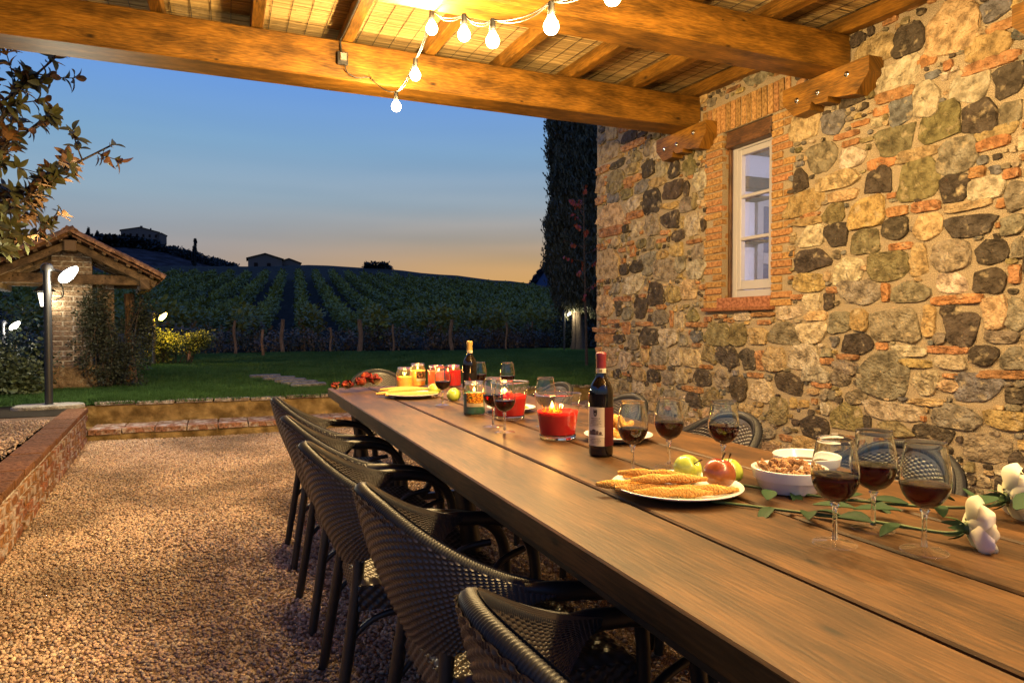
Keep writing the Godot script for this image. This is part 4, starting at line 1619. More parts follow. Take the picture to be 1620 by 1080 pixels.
func make_chair() -> Node3D:
	var t := thing("woven_armchair", "", "chair")
	var rim := chair_rim()
	var foot := chair_foot()
	var d: float = 0.0
	obj("back_shell", woven(rim, foot, 0.010, 74.0, 40.0, 0.0042, 0.012, true), M.wicker, t)
	obj("backrest", woven(rim, foot, -0.022, 66.0, 44.0, 0.0045, 0.0, false), M.wicker, t)
	# thick wrapped rim, wider at the top of the back, with the ridges of its winding
	var g := Geo.new()
	var rows := []
	var np := rim.size()
	var fine := 6
	var total := (np - 1) * fine
	for i in total + 1:
		var f := float(i) / total
		var p := at_len(rim, f)
		var tg := (at_len(rim, f + 0.012) - at_len(rim, f - 0.012)).normalized()
		var inward := (Vector3(0, p.y - 0.02, 0.22) - p)
		var down := (at_len(foot, f) - p).normalized()
		inward = (inward - tg * inward.dot(tg)).normalized()
		down = (down - tg * down.dot(tg)).normalized()
		var side := (inward - down * inward.dot(down)).normalized()
		var mid := sin(PI * clampf(f, 0.0, 1.0))
		var w := lerpf(0.014, 0.021, pow(mid, 0.8))
		var th := lerpf(0.013, 0.0195, mid)
		var ridge := 1.0 + 0.04 * cos(PI * i / 2.0)
		var row := PackedVector3Array()
		for k in 13:
			var a := TAU * k / 12.0
			row.append(p + side * (0.006 + cos(a) * th * ridge) + down * (w * 0.8 - sin(a) * w * ridge))
		rows.append(row)
	g.grid(rows, true, false)
	obj("rim", g, M.wicker_rim, t)
	# arms sweep down into the front legs
	for s in [-1.0, 1.0]:
		g = Geo.new()
		var arm := spline(PackedVector3Array([Vector3(s * 0.279, 0.634, 0.19), Vector3(s * 0.286, 0.620, 0.27), Vector3(s * 0.289, 0.612, 0.34), Vector3(s * 0.286, 0.592, 0.41), Vector3(s * 0.279, 0.54, 0.462), Vector3(s * 0.272, 0.45, 0.482), Vector3(s * 0.265, 0.22, 0.49), Vector3(s * 0.26, 0.0, 0.495)]), 6)
		var rr := []
		for i in arm.size():
			var f := float(i) / (arm.size() - 1)
			rr.append(lerpf(0.011, 0.0205, smoothstep(0.0, 0.13, f)) if f < 0.13 else lerpf(0.0205, 0.0165, clampf((f - 0.13) * 2.5, 0.0, 1.0)))
		g.tube(arm, rr, 10, true, 1.0, Vector3(1, 0, 0))
		obj("arm", g, M.dark_metal, t)
		g = Geo.new()
		g.tube(spline(PackedVector3Array([Vector3(s * 0.262, 0.52, 0.44), Vector3(s * 0.24, 0.50, 0.36), Vector3(s * 0.215, 0.44, 0.30)]), 5), 0.010, 7)
		obj("arm_brace", g, M.dark_metal, t)
		g = Geo.new()
		g.tube(PackedVector3Array([Vector3(s * 0.160, 0.50, 0.07), Vector3(s * 0.170, 0.40, 0.062), Vector3(s * 0.192, 0.0, 0.0)]), [0.0165, 0.0175, 0.0165], 10)
		obj("leg", g, M.dark_metal, t)
	# woven box seat
	g = Geo.new()
	var sr := []
	var n := 100
	for j in n + 1:
		var row := PackedVector3Array()
		var v := float(j) / n
		for i in n + 1:
			var u := float(i) / n
			var hw := lerpf(0.20, 0.25, v)
			var edge := minf(minf(u, 1.0 - u), minf(v, 1.0 - v))
			var y := 0.432 - 0.018 * (1.0 - smoothstep(0.0, 0.05, edge)) + 0.0035 * cos(PI * u * 25.0) * cos(PI * v * 25.0)
			row.append(Vector3((u * 2.0 - 1.0) * hw, y, 0.06 + v * 0.43))
		sr.append(row)
	g.grid(sr)
	obj("seat", g, M.wicker, t)
	g = Geo.new()
	sr = []
	var loop := PackedVector3Array([Vector3(-0.20, 0, 0.06), Vector3(0.20, 0, 0.06), Vector3(0.25, 0, 0.49), Vector3(-0.25, 0, 0.49), Vector3(-0.20, 0, 0.06)])
	for j in 17:
		var row := PackedVector3Array()
		for e in 4:
			for i in 96 if e < 3 else 97:
				var p := loop[e].lerp(loop[e + 1], i / 96.0)
				var nn := (loop[e + 1] - loop[e]).cross(UPV).normalized()
				row.append(p + nn * (0.003 + 0.004 * cos(PI * i / 96.0 * 24.0) * cos(PI * j / 16.0 * 5.0)) + Vector3(0, 0.418 - j * 0.0046, 0))
		sr.append(row)
	g.grid(sr, true, true)
	obj("seat_skirt", g, M.wicker, t)
	for s in [-1.0, 1.0]:
		g = Geo.new()
		g.tube(spline(PackedVector3Array([Vector3(s * 0.178, 0.26, 0.045), Vector3(s * 0.19, 0.315, 0.11), Vector3(s * 0.205, 0.338, 0.22), Vector3(s * 0.225, 0.335, 0.34), Vector3(s * 0.252, 0.29, 0.45), Vector3(s * 0.262, 0.22, 0.488)]), 5), 0.009, 7)
		obj("stretcher", g, M.dark_metal, t)
	g = Geo.new()
	g.lathe(PackedVector2Array([Vector2(0.024, 0.0), Vector2(0.024, 0.003), Vector2(0.018, 0.004), Vector2(0.0, 0.004)]), 20, Transform3D(Basis(Vector3(0, 1, 0), Vector3(1, 0, 0), Vector3(0, 0, -1)), Vector3(0.225, 0.375, 0.2)))
	obj("round_tag", g, M.orange_tag, t)
	return t


func chairs() -> void:
	var c0 := make_chair()
	var left := [["left row chair nearest the camera, cut by the picture's lower edge", -0.80, 0.0, 0.362], ["left row chair second from the camera, tag on its seat side", -1.515, 0.02, 0.345], ["left row chair middle of the five, orange tag by its leg", -2.15, -0.02, 0.28], ["left row chair second from the far end of the table", -2.82, 0.03, 0.275], ["left row chair at the far end, in front of the terrace step", -3.58, 0.0, 0.28]]
	for k in 5:
		var e: Array = left[k]
		var label: String = "dark woven armchair, " + e[0]
		var o: Node3D = c0
		if k > 0:
			o = copy(c0, "woven_armchair", label, Vector3.ZERO, 0.0)
		o.set_meta("label", label)
		o.set_meta("group", "chairs round the table")
		o.position = Vector3(e[3], 0, e[1])
		o.rotation.y = PI / 2 + e[2]
	var right := [["wall side chair nearest the camera, seen through three wine glasses", -1.47, 0.03], ["wall side chair behind the two green apples", -2.25, -0.03], ["wall side chair right of the red topped bottle", -3.05, 0.02], ["wall side chair farthest off, half hidden by the red topped bottle", -3.86, 0.04]]
	for e in right:
		copy(c0, "woven_armchair", "dark woven armchair, " + e[0], Vector3(1.9, 0, e[1]), -PI / 2 + e[2], "chairs round the table")
	copy(c0, "woven_armchair", "woven armchair at the head of the table beyond the candles", Vector3(1.12, 0, -5.55), 0.05, "chairs round the table")


# ---------- string of bulbs ----------
func string_lights() -> void:
	var t := thing("string_lights", "string of bare glowing bulbs on a dark cable under the pergola beams", "string lights")
	var at := [Vector3(1.23, 2.88, -5.31), Vector3(1.22, 2.91, -4.68), Vector3(1.19, 3.02, -4.16), Vector3(1.26, 2.83, -3.74), Vector3(1.32, 2.69, -3.44), Vector3(1.41, 2.57, -2.91), Vector3(1.52, 2.565, -2.54), Vector3(1.68, 2.62, -2.05), Vector3(1.80, 2.7, -1.55), Vector3(1.9, 2.72, -1.05), Vector3(1.98, 2.7, -0.55), Vector3(2.0, 2.68, -0.05), Vector3(1.95, 2.7, 0.45), Vector3(1.8, 2.75, 0.95)]
	var g := Geo.new()
	var prof := PackedVector2Array()
	for i in 13:
		var f := i / 12.0
		var r := 0.031 * sqrt(maxf(1.0 - pow((f - 0.42) / 0.42, 2), 0.0)) if f < 0.42 else lerpf(0.031, 0.0125, smoothstep(0.42, 0.98, f))
		prof.append(Vector2(r, -0.045 + f * 0.088))
	g.lathe(prof, 18)
	var bulb := g.mesh()
	g = Geo.new()
	g.lathe(PackedVector2Array([Vector2(0.0, 0.034), Vector2(0.017, 0.036), Vector2(0.0175, 0.07), Vector2(0.0155, 0.073), Vector2(0.0165, 0.098), Vector2(0.012, 0.106), Vector2(0.0, 0.108)]), 14)
	var socket := g.mesh()
	var tops := PackedVector3Array()
	for k in at.size():
		var p: Vector3 = at[k]
		var o := obj("socket", socket, M.rubber, t)
		o.position = p
		o = obj("bulb", bulb, M.bulb_glow, t)
		o.transform = Transform3D(Basis.from_scale(Vector3(1.2, 1.12, 1.2)), p)
		lamp_light("bulb_light", p + Vector3(0, -0.012, 0), Color(1.0, 0.84, 0.56), BULB, 0.03, t)
		tops.append(p + Vector3(0, 0.105, 0))
	# cable from socket to socket, two strands
	for s in 2:
		g = Geo.new()
		for k in at.size() - 1:
			var a := tops[k]
			var b := tops[k + 1]
			var sag := 0.035 + 0.02 * s
			var pts := PackedVector3Array()
			for i in 9:
				var f := i / 8.0
				pts.append(a.lerp(b, f) + Vector3(0.006 * s, -sag * 4.0 * f * (1.0 - f) + 0.004 * s, 0.004 * sin(f * 9.0 + k)))
			g.tube(pts, 0.0042, 6)
		obj("cable", g, M.rubber, t)
	g = Geo.new()
	var hook := Vector3(1.09, 3.17, -5.615)
	g.tube(spline(PackedVector3Array([Vector3(0.885, 3.245, -5.6), Vector3(0.90, 3.19, -5.6), Vector3(0.97, 3.158, -5.605), Vector3(1.05, 3.175, -5.612), hook, Vector3(1.13, 3.12, -5.58), Vector3(1.19, 3.03, -5.45), tops[0]]), 6), 0.0045, 6)
	g.tube(spline(PackedVector3Array([Vector3(0.855, 3.34, -5.605), Vector3(0.85, 3.42, -5.612), Vector3(0.853, 3.452, -5.60), Vector3(0.86, 3.45, -5.45), Vector3(0.862, 3.40, -4.4)]), 6), 0.007, 6)
	obj("feed_cable", g, M.rubber, t)
	g = Geo.new()
	g.tube(PackedVector3Array([hook + Vector3(0, 0.012, -0.02), hook + Vector3(0, 0.012, 0.012), hook + Vector3(0, -0.012, 0.012)]), 0.004, 6)
	g.tube(PackedVector3Array([Vector3(1.19, 3.11, -4.13), tops[2]]), 0.003, 6)
	obj("hook", g, M.steel, t)
	var bx := thing("junction_box", "small grey electrical junction box on the front of the beam", "junction box", Vector3(0.865, 3.295, -5.61))
	g = Geo.new()
	g.box(Vector3(0, 0, 0.0), Vector3(0.085, 0.10, 0.042), 0.006)
	obj("box_body", g, M.black_paint, bx)
	g = Geo.new()
	g.box(Vector3(0.005, 0.006, 0.027), Vector3(0.058, 0.066, 0.016), 0.005)
	obj("cover", g, M.steel, bx)


const BULB := 1.85


# ---------- the little tiled shelter in the garden ----------
func garden_hut() -> void:
	rng.seed = 18
	var t := thing("tiled_shelter", "small brick shelter with a gabled clay tile roof in the garden", "shelter", Vector3(-2.0, 0.30, -10.85), deg_to_rad(8.0))
	var g := Geo.new()
	# pillars of thin bricks
	for e in [[0.06, 0.0, 0.47, 0.42, 1.8], [0.44, -0.32, 0.22, 0.36, 1.52]]:
		var c := 0
		var y := 0.0
		while y < e[4]:
			var x: float = -e[2] / 2 - (0.0 if c % 2 == 0 else 0.12)
			while x < e[2] / 2 - 0.01:
				var x0 := maxf(x, -e[2] / 2)
				var x1 := minf(x + 0.235, e[2] / 2)
				if x1 - x0 > 0.02:
					var s := rng.randf_range(0.75, 1.25)
					g.col = Color(0.33 * s, 0.25 * s, 0.19 * s)
					g.box(Vector3(e[0] + (x0 + x1) / 2, y + 0.028, e[1]), Vector3(x1 - x0 - 0.012, 0.054, e[3] + rng.randf_range(-0.008, 0.008)), 0.004)
				x += 0.245
			c += 1
			y += 0.066
	var o := obj("brickwork", g, M.brick, t)
	o.set_meta("kind", "stuff")
	g = Geo.new()
	g.box(Vector3(0.06, 0.9, 0), Vector3(0.45, 1.8, 0.40))
	g.box(Vector3(0.44, 0.76, -0.32), Vector3(0.20, 1.52, 0.34))
	obj("pillar_core", g, M.lime_mortar, t)
	g = Geo.new()
	g.col = Color(0.30, 0.2, 0.11)
	g.box(Vector3(0.1, 0.13, 0.03), Vector3(0.62, 0.4, 0.62), 0.02)
	obj("plinth", g, M.stone, t)
	# timbers
	var apex := Vector3(0.06, 1.975, 0)
	var slope := deg_to_rad(27.5)
	for s in [-1.0, 1.0]:
		for z in [0.52, 0.02, -0.5, -1.0]:
			g = Geo.new()
			g.long_axis = 0
			var xf := Transform3D(Basis(Vector3(0, 0, 1), -s * slope), apex)
			g.box(Vector3(s * 0.56, -0.05, z), Vector3(1.12, 0.09, 0.075), 0.008, xf)
			obj("rafter", g, M.grey_wood, t)
		for k in 7:
			g = Geo.new()
			g.long_axis = 2
			var xf := Transform3D(Basis(Vector3(0, 0, 1), -s * slope), apex)
			g.box(Vector3(s * (0.1 + k * 0.155), 0.015, -0.24), Vector3(0.05, 0.03, 1.75), 0.004, xf)
			obj("batten", g, M.grey_wood, t)
		g = Geo.new()
		g.long_axis = 2
		g.box(Vector3(0.06 + s * 0.84, 1.41, -0.24), Vector3(0.12, 0.13, 1.7), 0.012)
		obj("eave_beam", g, M.grey_wood, t)
	for z in [0.36, -0.55]:
		g = Geo.new()
		g.long_axis = 0
		g.box(Vector3(0.06, 1.47, z), Vector3(1.86, 0.13, 0.13), 0.012)
		obj("tie_beam", g, M.grey_wood, t)
	g = Geo.new()
	g.box(Vector3(0.06, 1.885, -0.24), Vector3(0.14, 0.14, 1.75), 0.012)
	obj("ridge_beam", g, M.grey_wood, t)
	g = Geo.new()
	g.col = Color(0.3, 0.16, 0.09)
	for s in [-1.0, 1.0]:
		var xf := Transform3D(Basis(Vector3(0, 0, 1), -s * slope), apex)
		g.box(Vector3(s * 0.57, 0.042, -0.24), Vector3(1.13, 0.022, 1.78), 0.0, xf)
	obj("tile_bed", g, M.tile, t)
	# round clay tiles: gutters and covers, courses running down each slope
	var kinds := []
	for k in 5:
		var tg := Geo.new()
		var q := rng.randf_range(0.7, 1.2)
		tg.col = Color(0.50 * q, 0.27 * q, 0.13 * q)
		var rows := []
		for lv in [[0.0, 0.078, 0.0], [0.0, 0.09, 0.0], [0.34, 0.074, 0.0], [0.34, 0.062, 0.0]]:
			var row := PackedVector3Array()
			for i in 9:
				var a := PI * i / 8.0
				row.append(Vector3(lv[0], sin(a) * lv[1] * 0.8, cos(a) * lv[1]))
			rows.append(row)
		tg.grid([rows[1], rows[2]], false, true)
		tg.grid([rows[0], rows[1]], false, true)
		tg.grid([rows[2], rows[3]], false, true)
		tg.grid([rows[0], rows[3]], false, false)
		kinds.append(tg.mesh())
	for s in [-1.0, 1.0]:
		for j in 10:
			for k in 5:
				o = obj("roof_tile", kinds[rng.randi() % 5], M.tile, t)
				var b := Basis(Vector3(0, 0, 1), -s * slope)
				var along := 1.17 - k * 0.235
				var local := Vector3(s * along, 0.06 + rng.randf_range(0, 0.008), 0.60 - j * 0.187)
				var face := Basis(UPV, PI) if s > 0 else Basis()
				o.transform = Transform3D(b * face * Basis(Vector3(0, 0, 1), 0.045 + rng.randf_range(-0.02, 0.02)) * Basis(UPV, rng.randf_range(-0.05, 0.05)), apex + b * local)
	for k in 6:
		o = obj("ridge_tile", kinds[k % 5], M.tile, t)
		o.transform = Transform3D(Basis(UPV, PI / 2) * Basis.from_scale(Vector3(1, 1.25, 1.25)), apex + Vector3(0, 0.055, 0.66 - k * 0.30))
	# the wall lantern on its bracket
	var l := thing("wall_lantern", "small lit lantern hanging from the shelter behind the tall lamp", "lantern", Vector3(-2.19, 1.5, -10.5))
	g = Geo.new()
	for k in 4:
		var a := TAU * (k + 0.5) / 4.0
		g.tube(PackedVector3Array([Vector3(cos(a) * 0.06, -0.1, sin(a) * 0.06), Vector3(cos(a) * 0.10, 0.1, sin(a) * 0.10)]), 0.006, 5)
	g.lathe(PackedVector2Array([Vector2(0.13, 0.1), Vector2(0.12, 0.115), Vector2(0.05, 0.17), Vector2(0.0, 0.2)]), 4)
	g.lathe(PackedVector2Array([Vector2(0.0, -0.12), Vector2(0.06, -0.115), Vector2(0.07, -0.1), Vector2(0.0, -0.098)]), 8)
	g.tube(spline(PackedVector3Array([Vector3(0, 0.19, 0), Vector3(0.06, 0.25, 0), Vector3(0.18, 0.2, 0), Vector3(0.2, 0.05, 0), Vector3(0.12, 0.0, -0.02)]), 6), 0.009, 6)
	obj("lantern_frame", g, M.black_paint, l)
	g = Geo.new()
	g.lathe(PackedVector2Array([Vector2(0.0, -0.09), Vector2(0.05, -0.09), Vector2(0.075, 0.08), Vector2(0.0, 0.085)]), 8)
	obj("lantern_bulb", g, M.lamp_white, l)
	lamp_light("lantern_light", Vector3(0, 0, 0), Color(1, 0.93, 0.75), 0.35, 0.06, l)
	# rough trunk used as a post beside the shelter
	g = Geo.new()
	g.tube(PackedVector3Array([Vector3(0.02, 0, 0), Vector3(0, 0.5, 0.02), Vector3(0.03, 1.0, 0), Vector3(0.01, 1.35, 0.0)]), [0.10, 0.075, 0.07, 0.07], 9)
	o = obj("rough_post", g, M.post_wood)
	o.position = Vector3(-1.36, 0.28, -11.5)
	tag(o, "rough round timber post with climbing leaves right of the tiled shelter", "post")
	g = Geo.new()
	g.box(Vector3(0, 0.1, 0), Vector3(1.5, 0.42, 0.3), 0.02)
	var w := thing("garden_wall", "low garden wall with a pale cap among bushes at the far left", "wall", Vector3(-3.35, 0.28, -10.3), 0.1)
	obj("wall_body", g, M.plaster, w)
	g = Geo.new()
	g.box(Vector3(0, 0.335, 0), Vector3(1.56, 0.05, 0.36), 0.01)
	obj("cap", g, M.white_paint, w)


# ---------- garden lamps: a post with a leaf shaped shade ----------
func garden_lamp(called_label: String, at: Vector3, h: float, turn: float, glow: Material, color: Color, energy: float) -> void:
	var t := thing("garden_lamp", called_label, "lamp", at, turn, "garden lamps with leaf shaped shades")
	var g := Geo.new()
	g.tube(PackedVector3Array([Vector3(0, 0, 0), Vector3(0, h, 0)]), 0.036, 14)
	g.lathe(PackedVector2Array([Vector2(0.055, h - 0.06), Vector2(0.055, h - 0.01), Vector2(0.03, h + 0.015), Vector2(0.0, h + 0.02)]), 14)
	g.lathe(PackedVector2Array([Vector2(0.06, 0.0), Vector2(0.06, 0.02), Vector2(0.037, 0.03)]), 14)
	obj("pole", g, M.black_paint, t)
	# shade: an almond shell, open below, tilted down and outwards
	var face := Vector3(0.5, -0.42, 0.76).normalized()
	var lng := Vector3(0.78, 0.62, 0.1)
	lng = (lng - face * lng.dot(face)).normalized()
	var xf := Transform3D(Basis(lng, -face, lng.cross(-face)), Vector3(0.19, h - 0.09, 0.02))
	var rows := []
	for i in 9:
		var row := PackedVector3Array()
		var e := PI / 2 * i / 8.0
		for k in 25:
			var a := TAU * k / 24.0
			row.append(xf * Vector3(leaf_out(a).x * maxf(cos(e), 0.001), sin(e) * 0.06, leaf_out(a).y * maxf(cos(e), 0.001)))
		rows.append(row)
	g = Geo.new()
	g.grid(rows, true)
	g.tube(PackedVector3Array([Vector3(0.02, h - 0.03, 0), xf * Vector3(-0.02, 0.06, 0)]), 0.014, 8)
	obj("shade", g, M.black_paint, t)
	g = Geo.new()
	var rr := []
	for lv in [[1.0, 0.002], [0.93, -0.016], [0.6, -0.03], [0.001, -0.034]]:
		var row := PackedVector3Array()
		for k in 25:
			var p: Vector2 = leaf_out(TAU * k / 24.0) * 0.95 * lv[0]
			row.append(xf * Vector3(p.x, lv[1], p.y))
		rr.append(row)
	g.grid(rr, true, true)
	obj("lamp_glass", g, glow, t)
	lamp_light("lamp_light", xf * Vector3(0, -0.07, 0), color, energy, 0.07, t)


func leaf_out(a: float) -> Vector2:
	return Vector2(cos(a) * 0.118, sin(a) * 0.06 * (1.0 - 0.25 * cos(a)))


func garden_lamps() -> void:
	garden_lamp("tall black lamp with a bright leaf shade, on a pale slab by the brick wall", Vector3(-1.68, 0.34, -8.16), 1.43, 0.0, M.lamp_white, Color(1.0, 0.95, 0.82), 2.4)
	var g := Geo.new()
	g.col = Color(0.45, 0.44, 0.42)
	slab(g, 0.30, 0.17, 0.04, 88)
	var o := obj("paving_slab", g, M.stone)
	o.position = Vector3(-1.68, 0.325, -8.14)
	o.rotation.y = 0.2
	tag(o, "pale paving slab under the tall black lamp", "slab")
	garden_lamp("lamp glowing yellow above a lit green shrub", Vector3(-1.50, 0.12, -16.7), 1.33, 0.0, M.lamp_yellow, Color(1.0, 0.74, 0.16), 2.6)
	garden_lamp("small white lamp at the foot of the tall cypress", Vector3(11.25, 0.2, -22.1), 1.5, 0.0, M.lamp_white, Color(1.0, 0.95, 0.78), 1.2)
	garden_lamp("distant white lamp among bushes at the left edge", Vector3(-3.95, 0.25, -15.7), 1.0, 0.0, M.lamp_white, Color(1.0, 0.97, 0.9), 2.4)


# ---------- plants ----------
func limb(g: Geo, a: Vector3, b: Vector3, r0: float, r1: float, bend := 0.06) -> PackedVector3Array:
	var pts := PackedVector3Array()
	var rr := []
	var off := Vector3(rng.randfn(), rng.randfn() * 0.5, rng.randfn()) * bend * a.distance_to(b)
	for i in 7:
		var f := i / 6.0
		pts.append(a.lerp(b, f) + off * sin(PI * f))
		rr.append(lerpf(r0, r1, f))
	g.tube(pts, rr, 7, true)
	return pts


func bush(called: String, label: String, cat: String, at: Vector3, blobs: Array, count: int, leaf: float, tone: Color, group := "") -> Node3D:
	var t := thing(called, label, cat, at, 0.0, group)
	var cl := []
	for k in 2:
		cl.append(leaf_cluster(26, Vector3.ONE * leaf * 2.4, leaf, 800 + k + int(absf(at.x) * 10)))
	var xs := [[], []]
	var cs := [[], []]
	var g := Geo.new()
	for b in blobs:
		var c: Vector3 = b[0]
		var r: Vector3 = b[1]
		for k in 5:
			var d := Vector3(rng.randfn(), absf(rng.randfn()), rng.randfn()).normalized() * r * 0.85
			limb(g, Vector3(c.x * 0.4 + rng.randf_range(-0.05, 0.05), 0, c.z * 0.4 + rng.randf_range(-0.05, 0.05)), c + d, 0.012, 0.003, 0.1)
	for i in count:
		var b: Array = blobs[rng.randi() % blobs.size()]
		var d := Vector3(rng.randfn(), rng.randfn(), rng.randfn()).normalized() * pow(rng.randf(), 0.33)
		var p: Vector3 = b[0] + d * b[1] * (1.0 + 0.22 * sin(d.x * 7.0 + d.y * 5.0))
		if p.y < 0.02:
			continue
		var k := rng.randi() % 2
		xs[k].append(Transform3D(basis_about(rng.randf() * TAU, Vector3.ONE * rng.randf_range(0.7, 1.3), rng.randf_range(-0.6, 0.6)), p))
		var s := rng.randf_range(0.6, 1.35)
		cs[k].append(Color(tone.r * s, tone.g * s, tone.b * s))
	obj("stem", g, M.bark, t)
	for k in 2:
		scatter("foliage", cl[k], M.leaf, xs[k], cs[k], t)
	return t


func plants() -> void:
	rng.seed = 19
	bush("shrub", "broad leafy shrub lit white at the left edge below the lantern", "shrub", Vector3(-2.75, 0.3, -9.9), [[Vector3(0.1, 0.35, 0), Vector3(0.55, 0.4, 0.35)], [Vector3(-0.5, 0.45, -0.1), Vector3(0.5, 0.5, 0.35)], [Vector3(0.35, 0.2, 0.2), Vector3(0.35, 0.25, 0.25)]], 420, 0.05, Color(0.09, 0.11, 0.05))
	bush("climbing_shrub", "dark tangled climber growing over the right side of the brick shelter", "shrub", Vector3(-1.55, 0.3, -10.55), [[Vector3(0.0, 0.55, 0), Vector3(0.36, 0.55, 0.25)], [Vector3(0.2, 0.35, 0.05), Vector3(0.34, 0.38, 0.25)], [Vector3(-0.08, 0.95, 0.0), Vector3(0.2, 0.42, 0.2)], [Vector3(0.42, 0.9, -0.6), Vector3(0.16, 0.5, 0.2)]], 430, 0.036, Color(0.05, 0.055, 0.032))
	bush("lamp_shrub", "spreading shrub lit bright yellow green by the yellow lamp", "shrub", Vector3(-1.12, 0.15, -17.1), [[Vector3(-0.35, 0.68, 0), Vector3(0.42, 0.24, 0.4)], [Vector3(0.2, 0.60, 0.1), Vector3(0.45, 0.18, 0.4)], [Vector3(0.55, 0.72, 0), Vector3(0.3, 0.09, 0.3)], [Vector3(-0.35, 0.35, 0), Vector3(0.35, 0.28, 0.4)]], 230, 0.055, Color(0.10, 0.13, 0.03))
	bush("hedge_bush", "low dark bushes along the lawn left of the yellow lamp", "bush", Vector3(-3.6, 0.15, -14.0), [[Vector3(0, 0.4, 0), Vector3(0.9, 0.5, 0.5)], [Vector3(-1.4, 0.6, 0), Vector3(1.1, 0.7, 0.5)], [Vector3(1.3, 0.35, -0.3), Vector3(0.7, 0.4, 0.5)]], 460, 0.07, Color(0.045, 0.06, 0.03))
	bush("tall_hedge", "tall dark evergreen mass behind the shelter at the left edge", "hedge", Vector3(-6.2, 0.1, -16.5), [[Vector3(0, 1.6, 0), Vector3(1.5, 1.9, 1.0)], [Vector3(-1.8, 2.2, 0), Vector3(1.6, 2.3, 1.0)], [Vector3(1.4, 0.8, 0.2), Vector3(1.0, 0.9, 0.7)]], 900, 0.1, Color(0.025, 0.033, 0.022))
	bush("dark_bush", "dark bush behind the cypress trunk at the house corner", "bush", Vector3(14.0, 0.1, -24.5), [[Vector3(0, 1.0, 0), Vector3(1.6, 1.1, 0.9)], [Vector3(-1.3, 0.6, 0.2), Vector3(0.8, 0.7, 0.7)], [Vector3(2.2, 1.4, -0.2), Vector3(1.5, 1.4, 0.9)]], 520, 0.1, Color(0.03, 0.045, 0.04))
	cypress("cypress_tree", "tall columnar cypress with a pale bare trunk beside the house corner", Vector3(11.9, 0.22, -22.3), 13.5, 0.98, 1.5, 5)
	cypress("cypress_tree", "second cypress close behind, mostly hidden by the house corner", Vector3(14.1, 0.2, -23.4), 12.5, 1.1, 1.0, 6)
	rng.seed = 24
	magnolia()
	rng.seed = 22
	red_leaf_tree()


func cypress(called: String, label: String, at: Vector3, h: float, r: float, bare: float, seed_: int) -> void:
	var t := thing(called, label, "tree", at, 0.0, "cypress trees by the house corner")
	var rr := RandomNumberGenerator.new()
	rr.seed = seed_
	var g := Geo.new()
	g.tube(PackedVector3Array([Vector3(0.0, -0.05, 0), Vector3(0.03, 0.4, 0), Vector3(-0.03, bare, 0.02), Vector3(0.0, h * 0.6, 0), Vector3(0, h * 0.97, 0)]), [0.30, 0.24, 0.19, 0.1, 0.02], 11)
	g.tube(PackedVector3Array([Vector3(-0.22, -0.05, 0.1), Vector3(-0.17, 0.7, 0.1), Vector3(-0.22, bare + 0.8, 0.1)]), [0.11, 0.08, 0.06], 8)
	obj("trunk", g, M.bark, t)
	var spray := Geo.new()
	for k in 34:
		var d := Vector3(rr.randfn() * 0.5, rr.randf_range(0.5, 1.6), rr.randfn() * 0.5).normalized()
		var p := Vector3(rr.randfn() * 0.07, rr.randf_range(-0.12, 0.18), rr.randfn() * 0.07)
		var side := d.cross(Vector3(rr.randfn(), rr.randfn(), rr.randfn())).normalized()
		var l := rr.randf_range(0.10, 0.22)
		var s := rr.randf_range(0.6, 1.3)
		spray.col = Color(s, s, s)
		spray.tri(p - side * 0.014, p + side * 0.014, p + d * l)
		spray.tri(p + d * l * 0.3 - side * 0.03, p + d * l * 0.55 + side * 0.02, p + d * l * 0.8 - side * 0.035)
	var m := spray.mesh()
	var xs := []
	var cs := []
	for i in 11000:
		var y := pow(rr.randf(), 0.85)
		var prof: float = r * minf(1.0, 0.62 + y * 4.0) * pow(maxf(1.0 - pow(y, 2.2), 0.0), 0.6)
		var a := rr.randf() * TAU
		prof *= 1.0 + 0.12 * sin(a * 3.0 + y * 17.0) + 0.09 * sin(a * 7.0 - y * 41.0) + 0.08 * rr.randfn()
		var q := prof * sqrt(rr.randf_range(0.45, 1.0))
		var low := bare + 0.15 - 0.55 * rr.randf() * rr.randf()
		var p := Vector3(cos(a) * q, low + y * (h - bare), sin(a) * q)
		xs.append(Transform3D(Basis(UPV, rr.randf() * TAU) * Basis(Vector3.RIGHT, rr.randfn() * 0.25) * Basis.from_scale(Vector3.ONE * rr.randf_range(0.8, 1.5)), p))
		var s := rr.randf_range(0.6, 1.3)
		cs.append(Color(0.085 * s, 0.082 * s, 0.05 * s))
	scatter("crown", m, M.leaf, xs, cs, t)


func leaf_mesh(l: float, w: float, curl: float, top: Color, under: Color) -> ArrayMesh:
	var g := Geo.new()
	for face in 2:
		var rows := []
		for i in 6:
			var f := i / 5.0
			var hw := w * pow(sin(PI * clampf(0.04 + f * 0.94, 0, 1)), 0.8)
			var row := PackedVector3Array()
			for j in 3:
				var s := j - 1.0
				row.append(Vector3(s * hw, -curl * f * f * l + absf(s) * hw * 0.35 + (0.0006 if face == 0 else -0.0006), f * l))
			rows.append(row)
		g.col = top if face == 0 else under
		g.grid(rows, false, face == 1)
	return g.mesh()


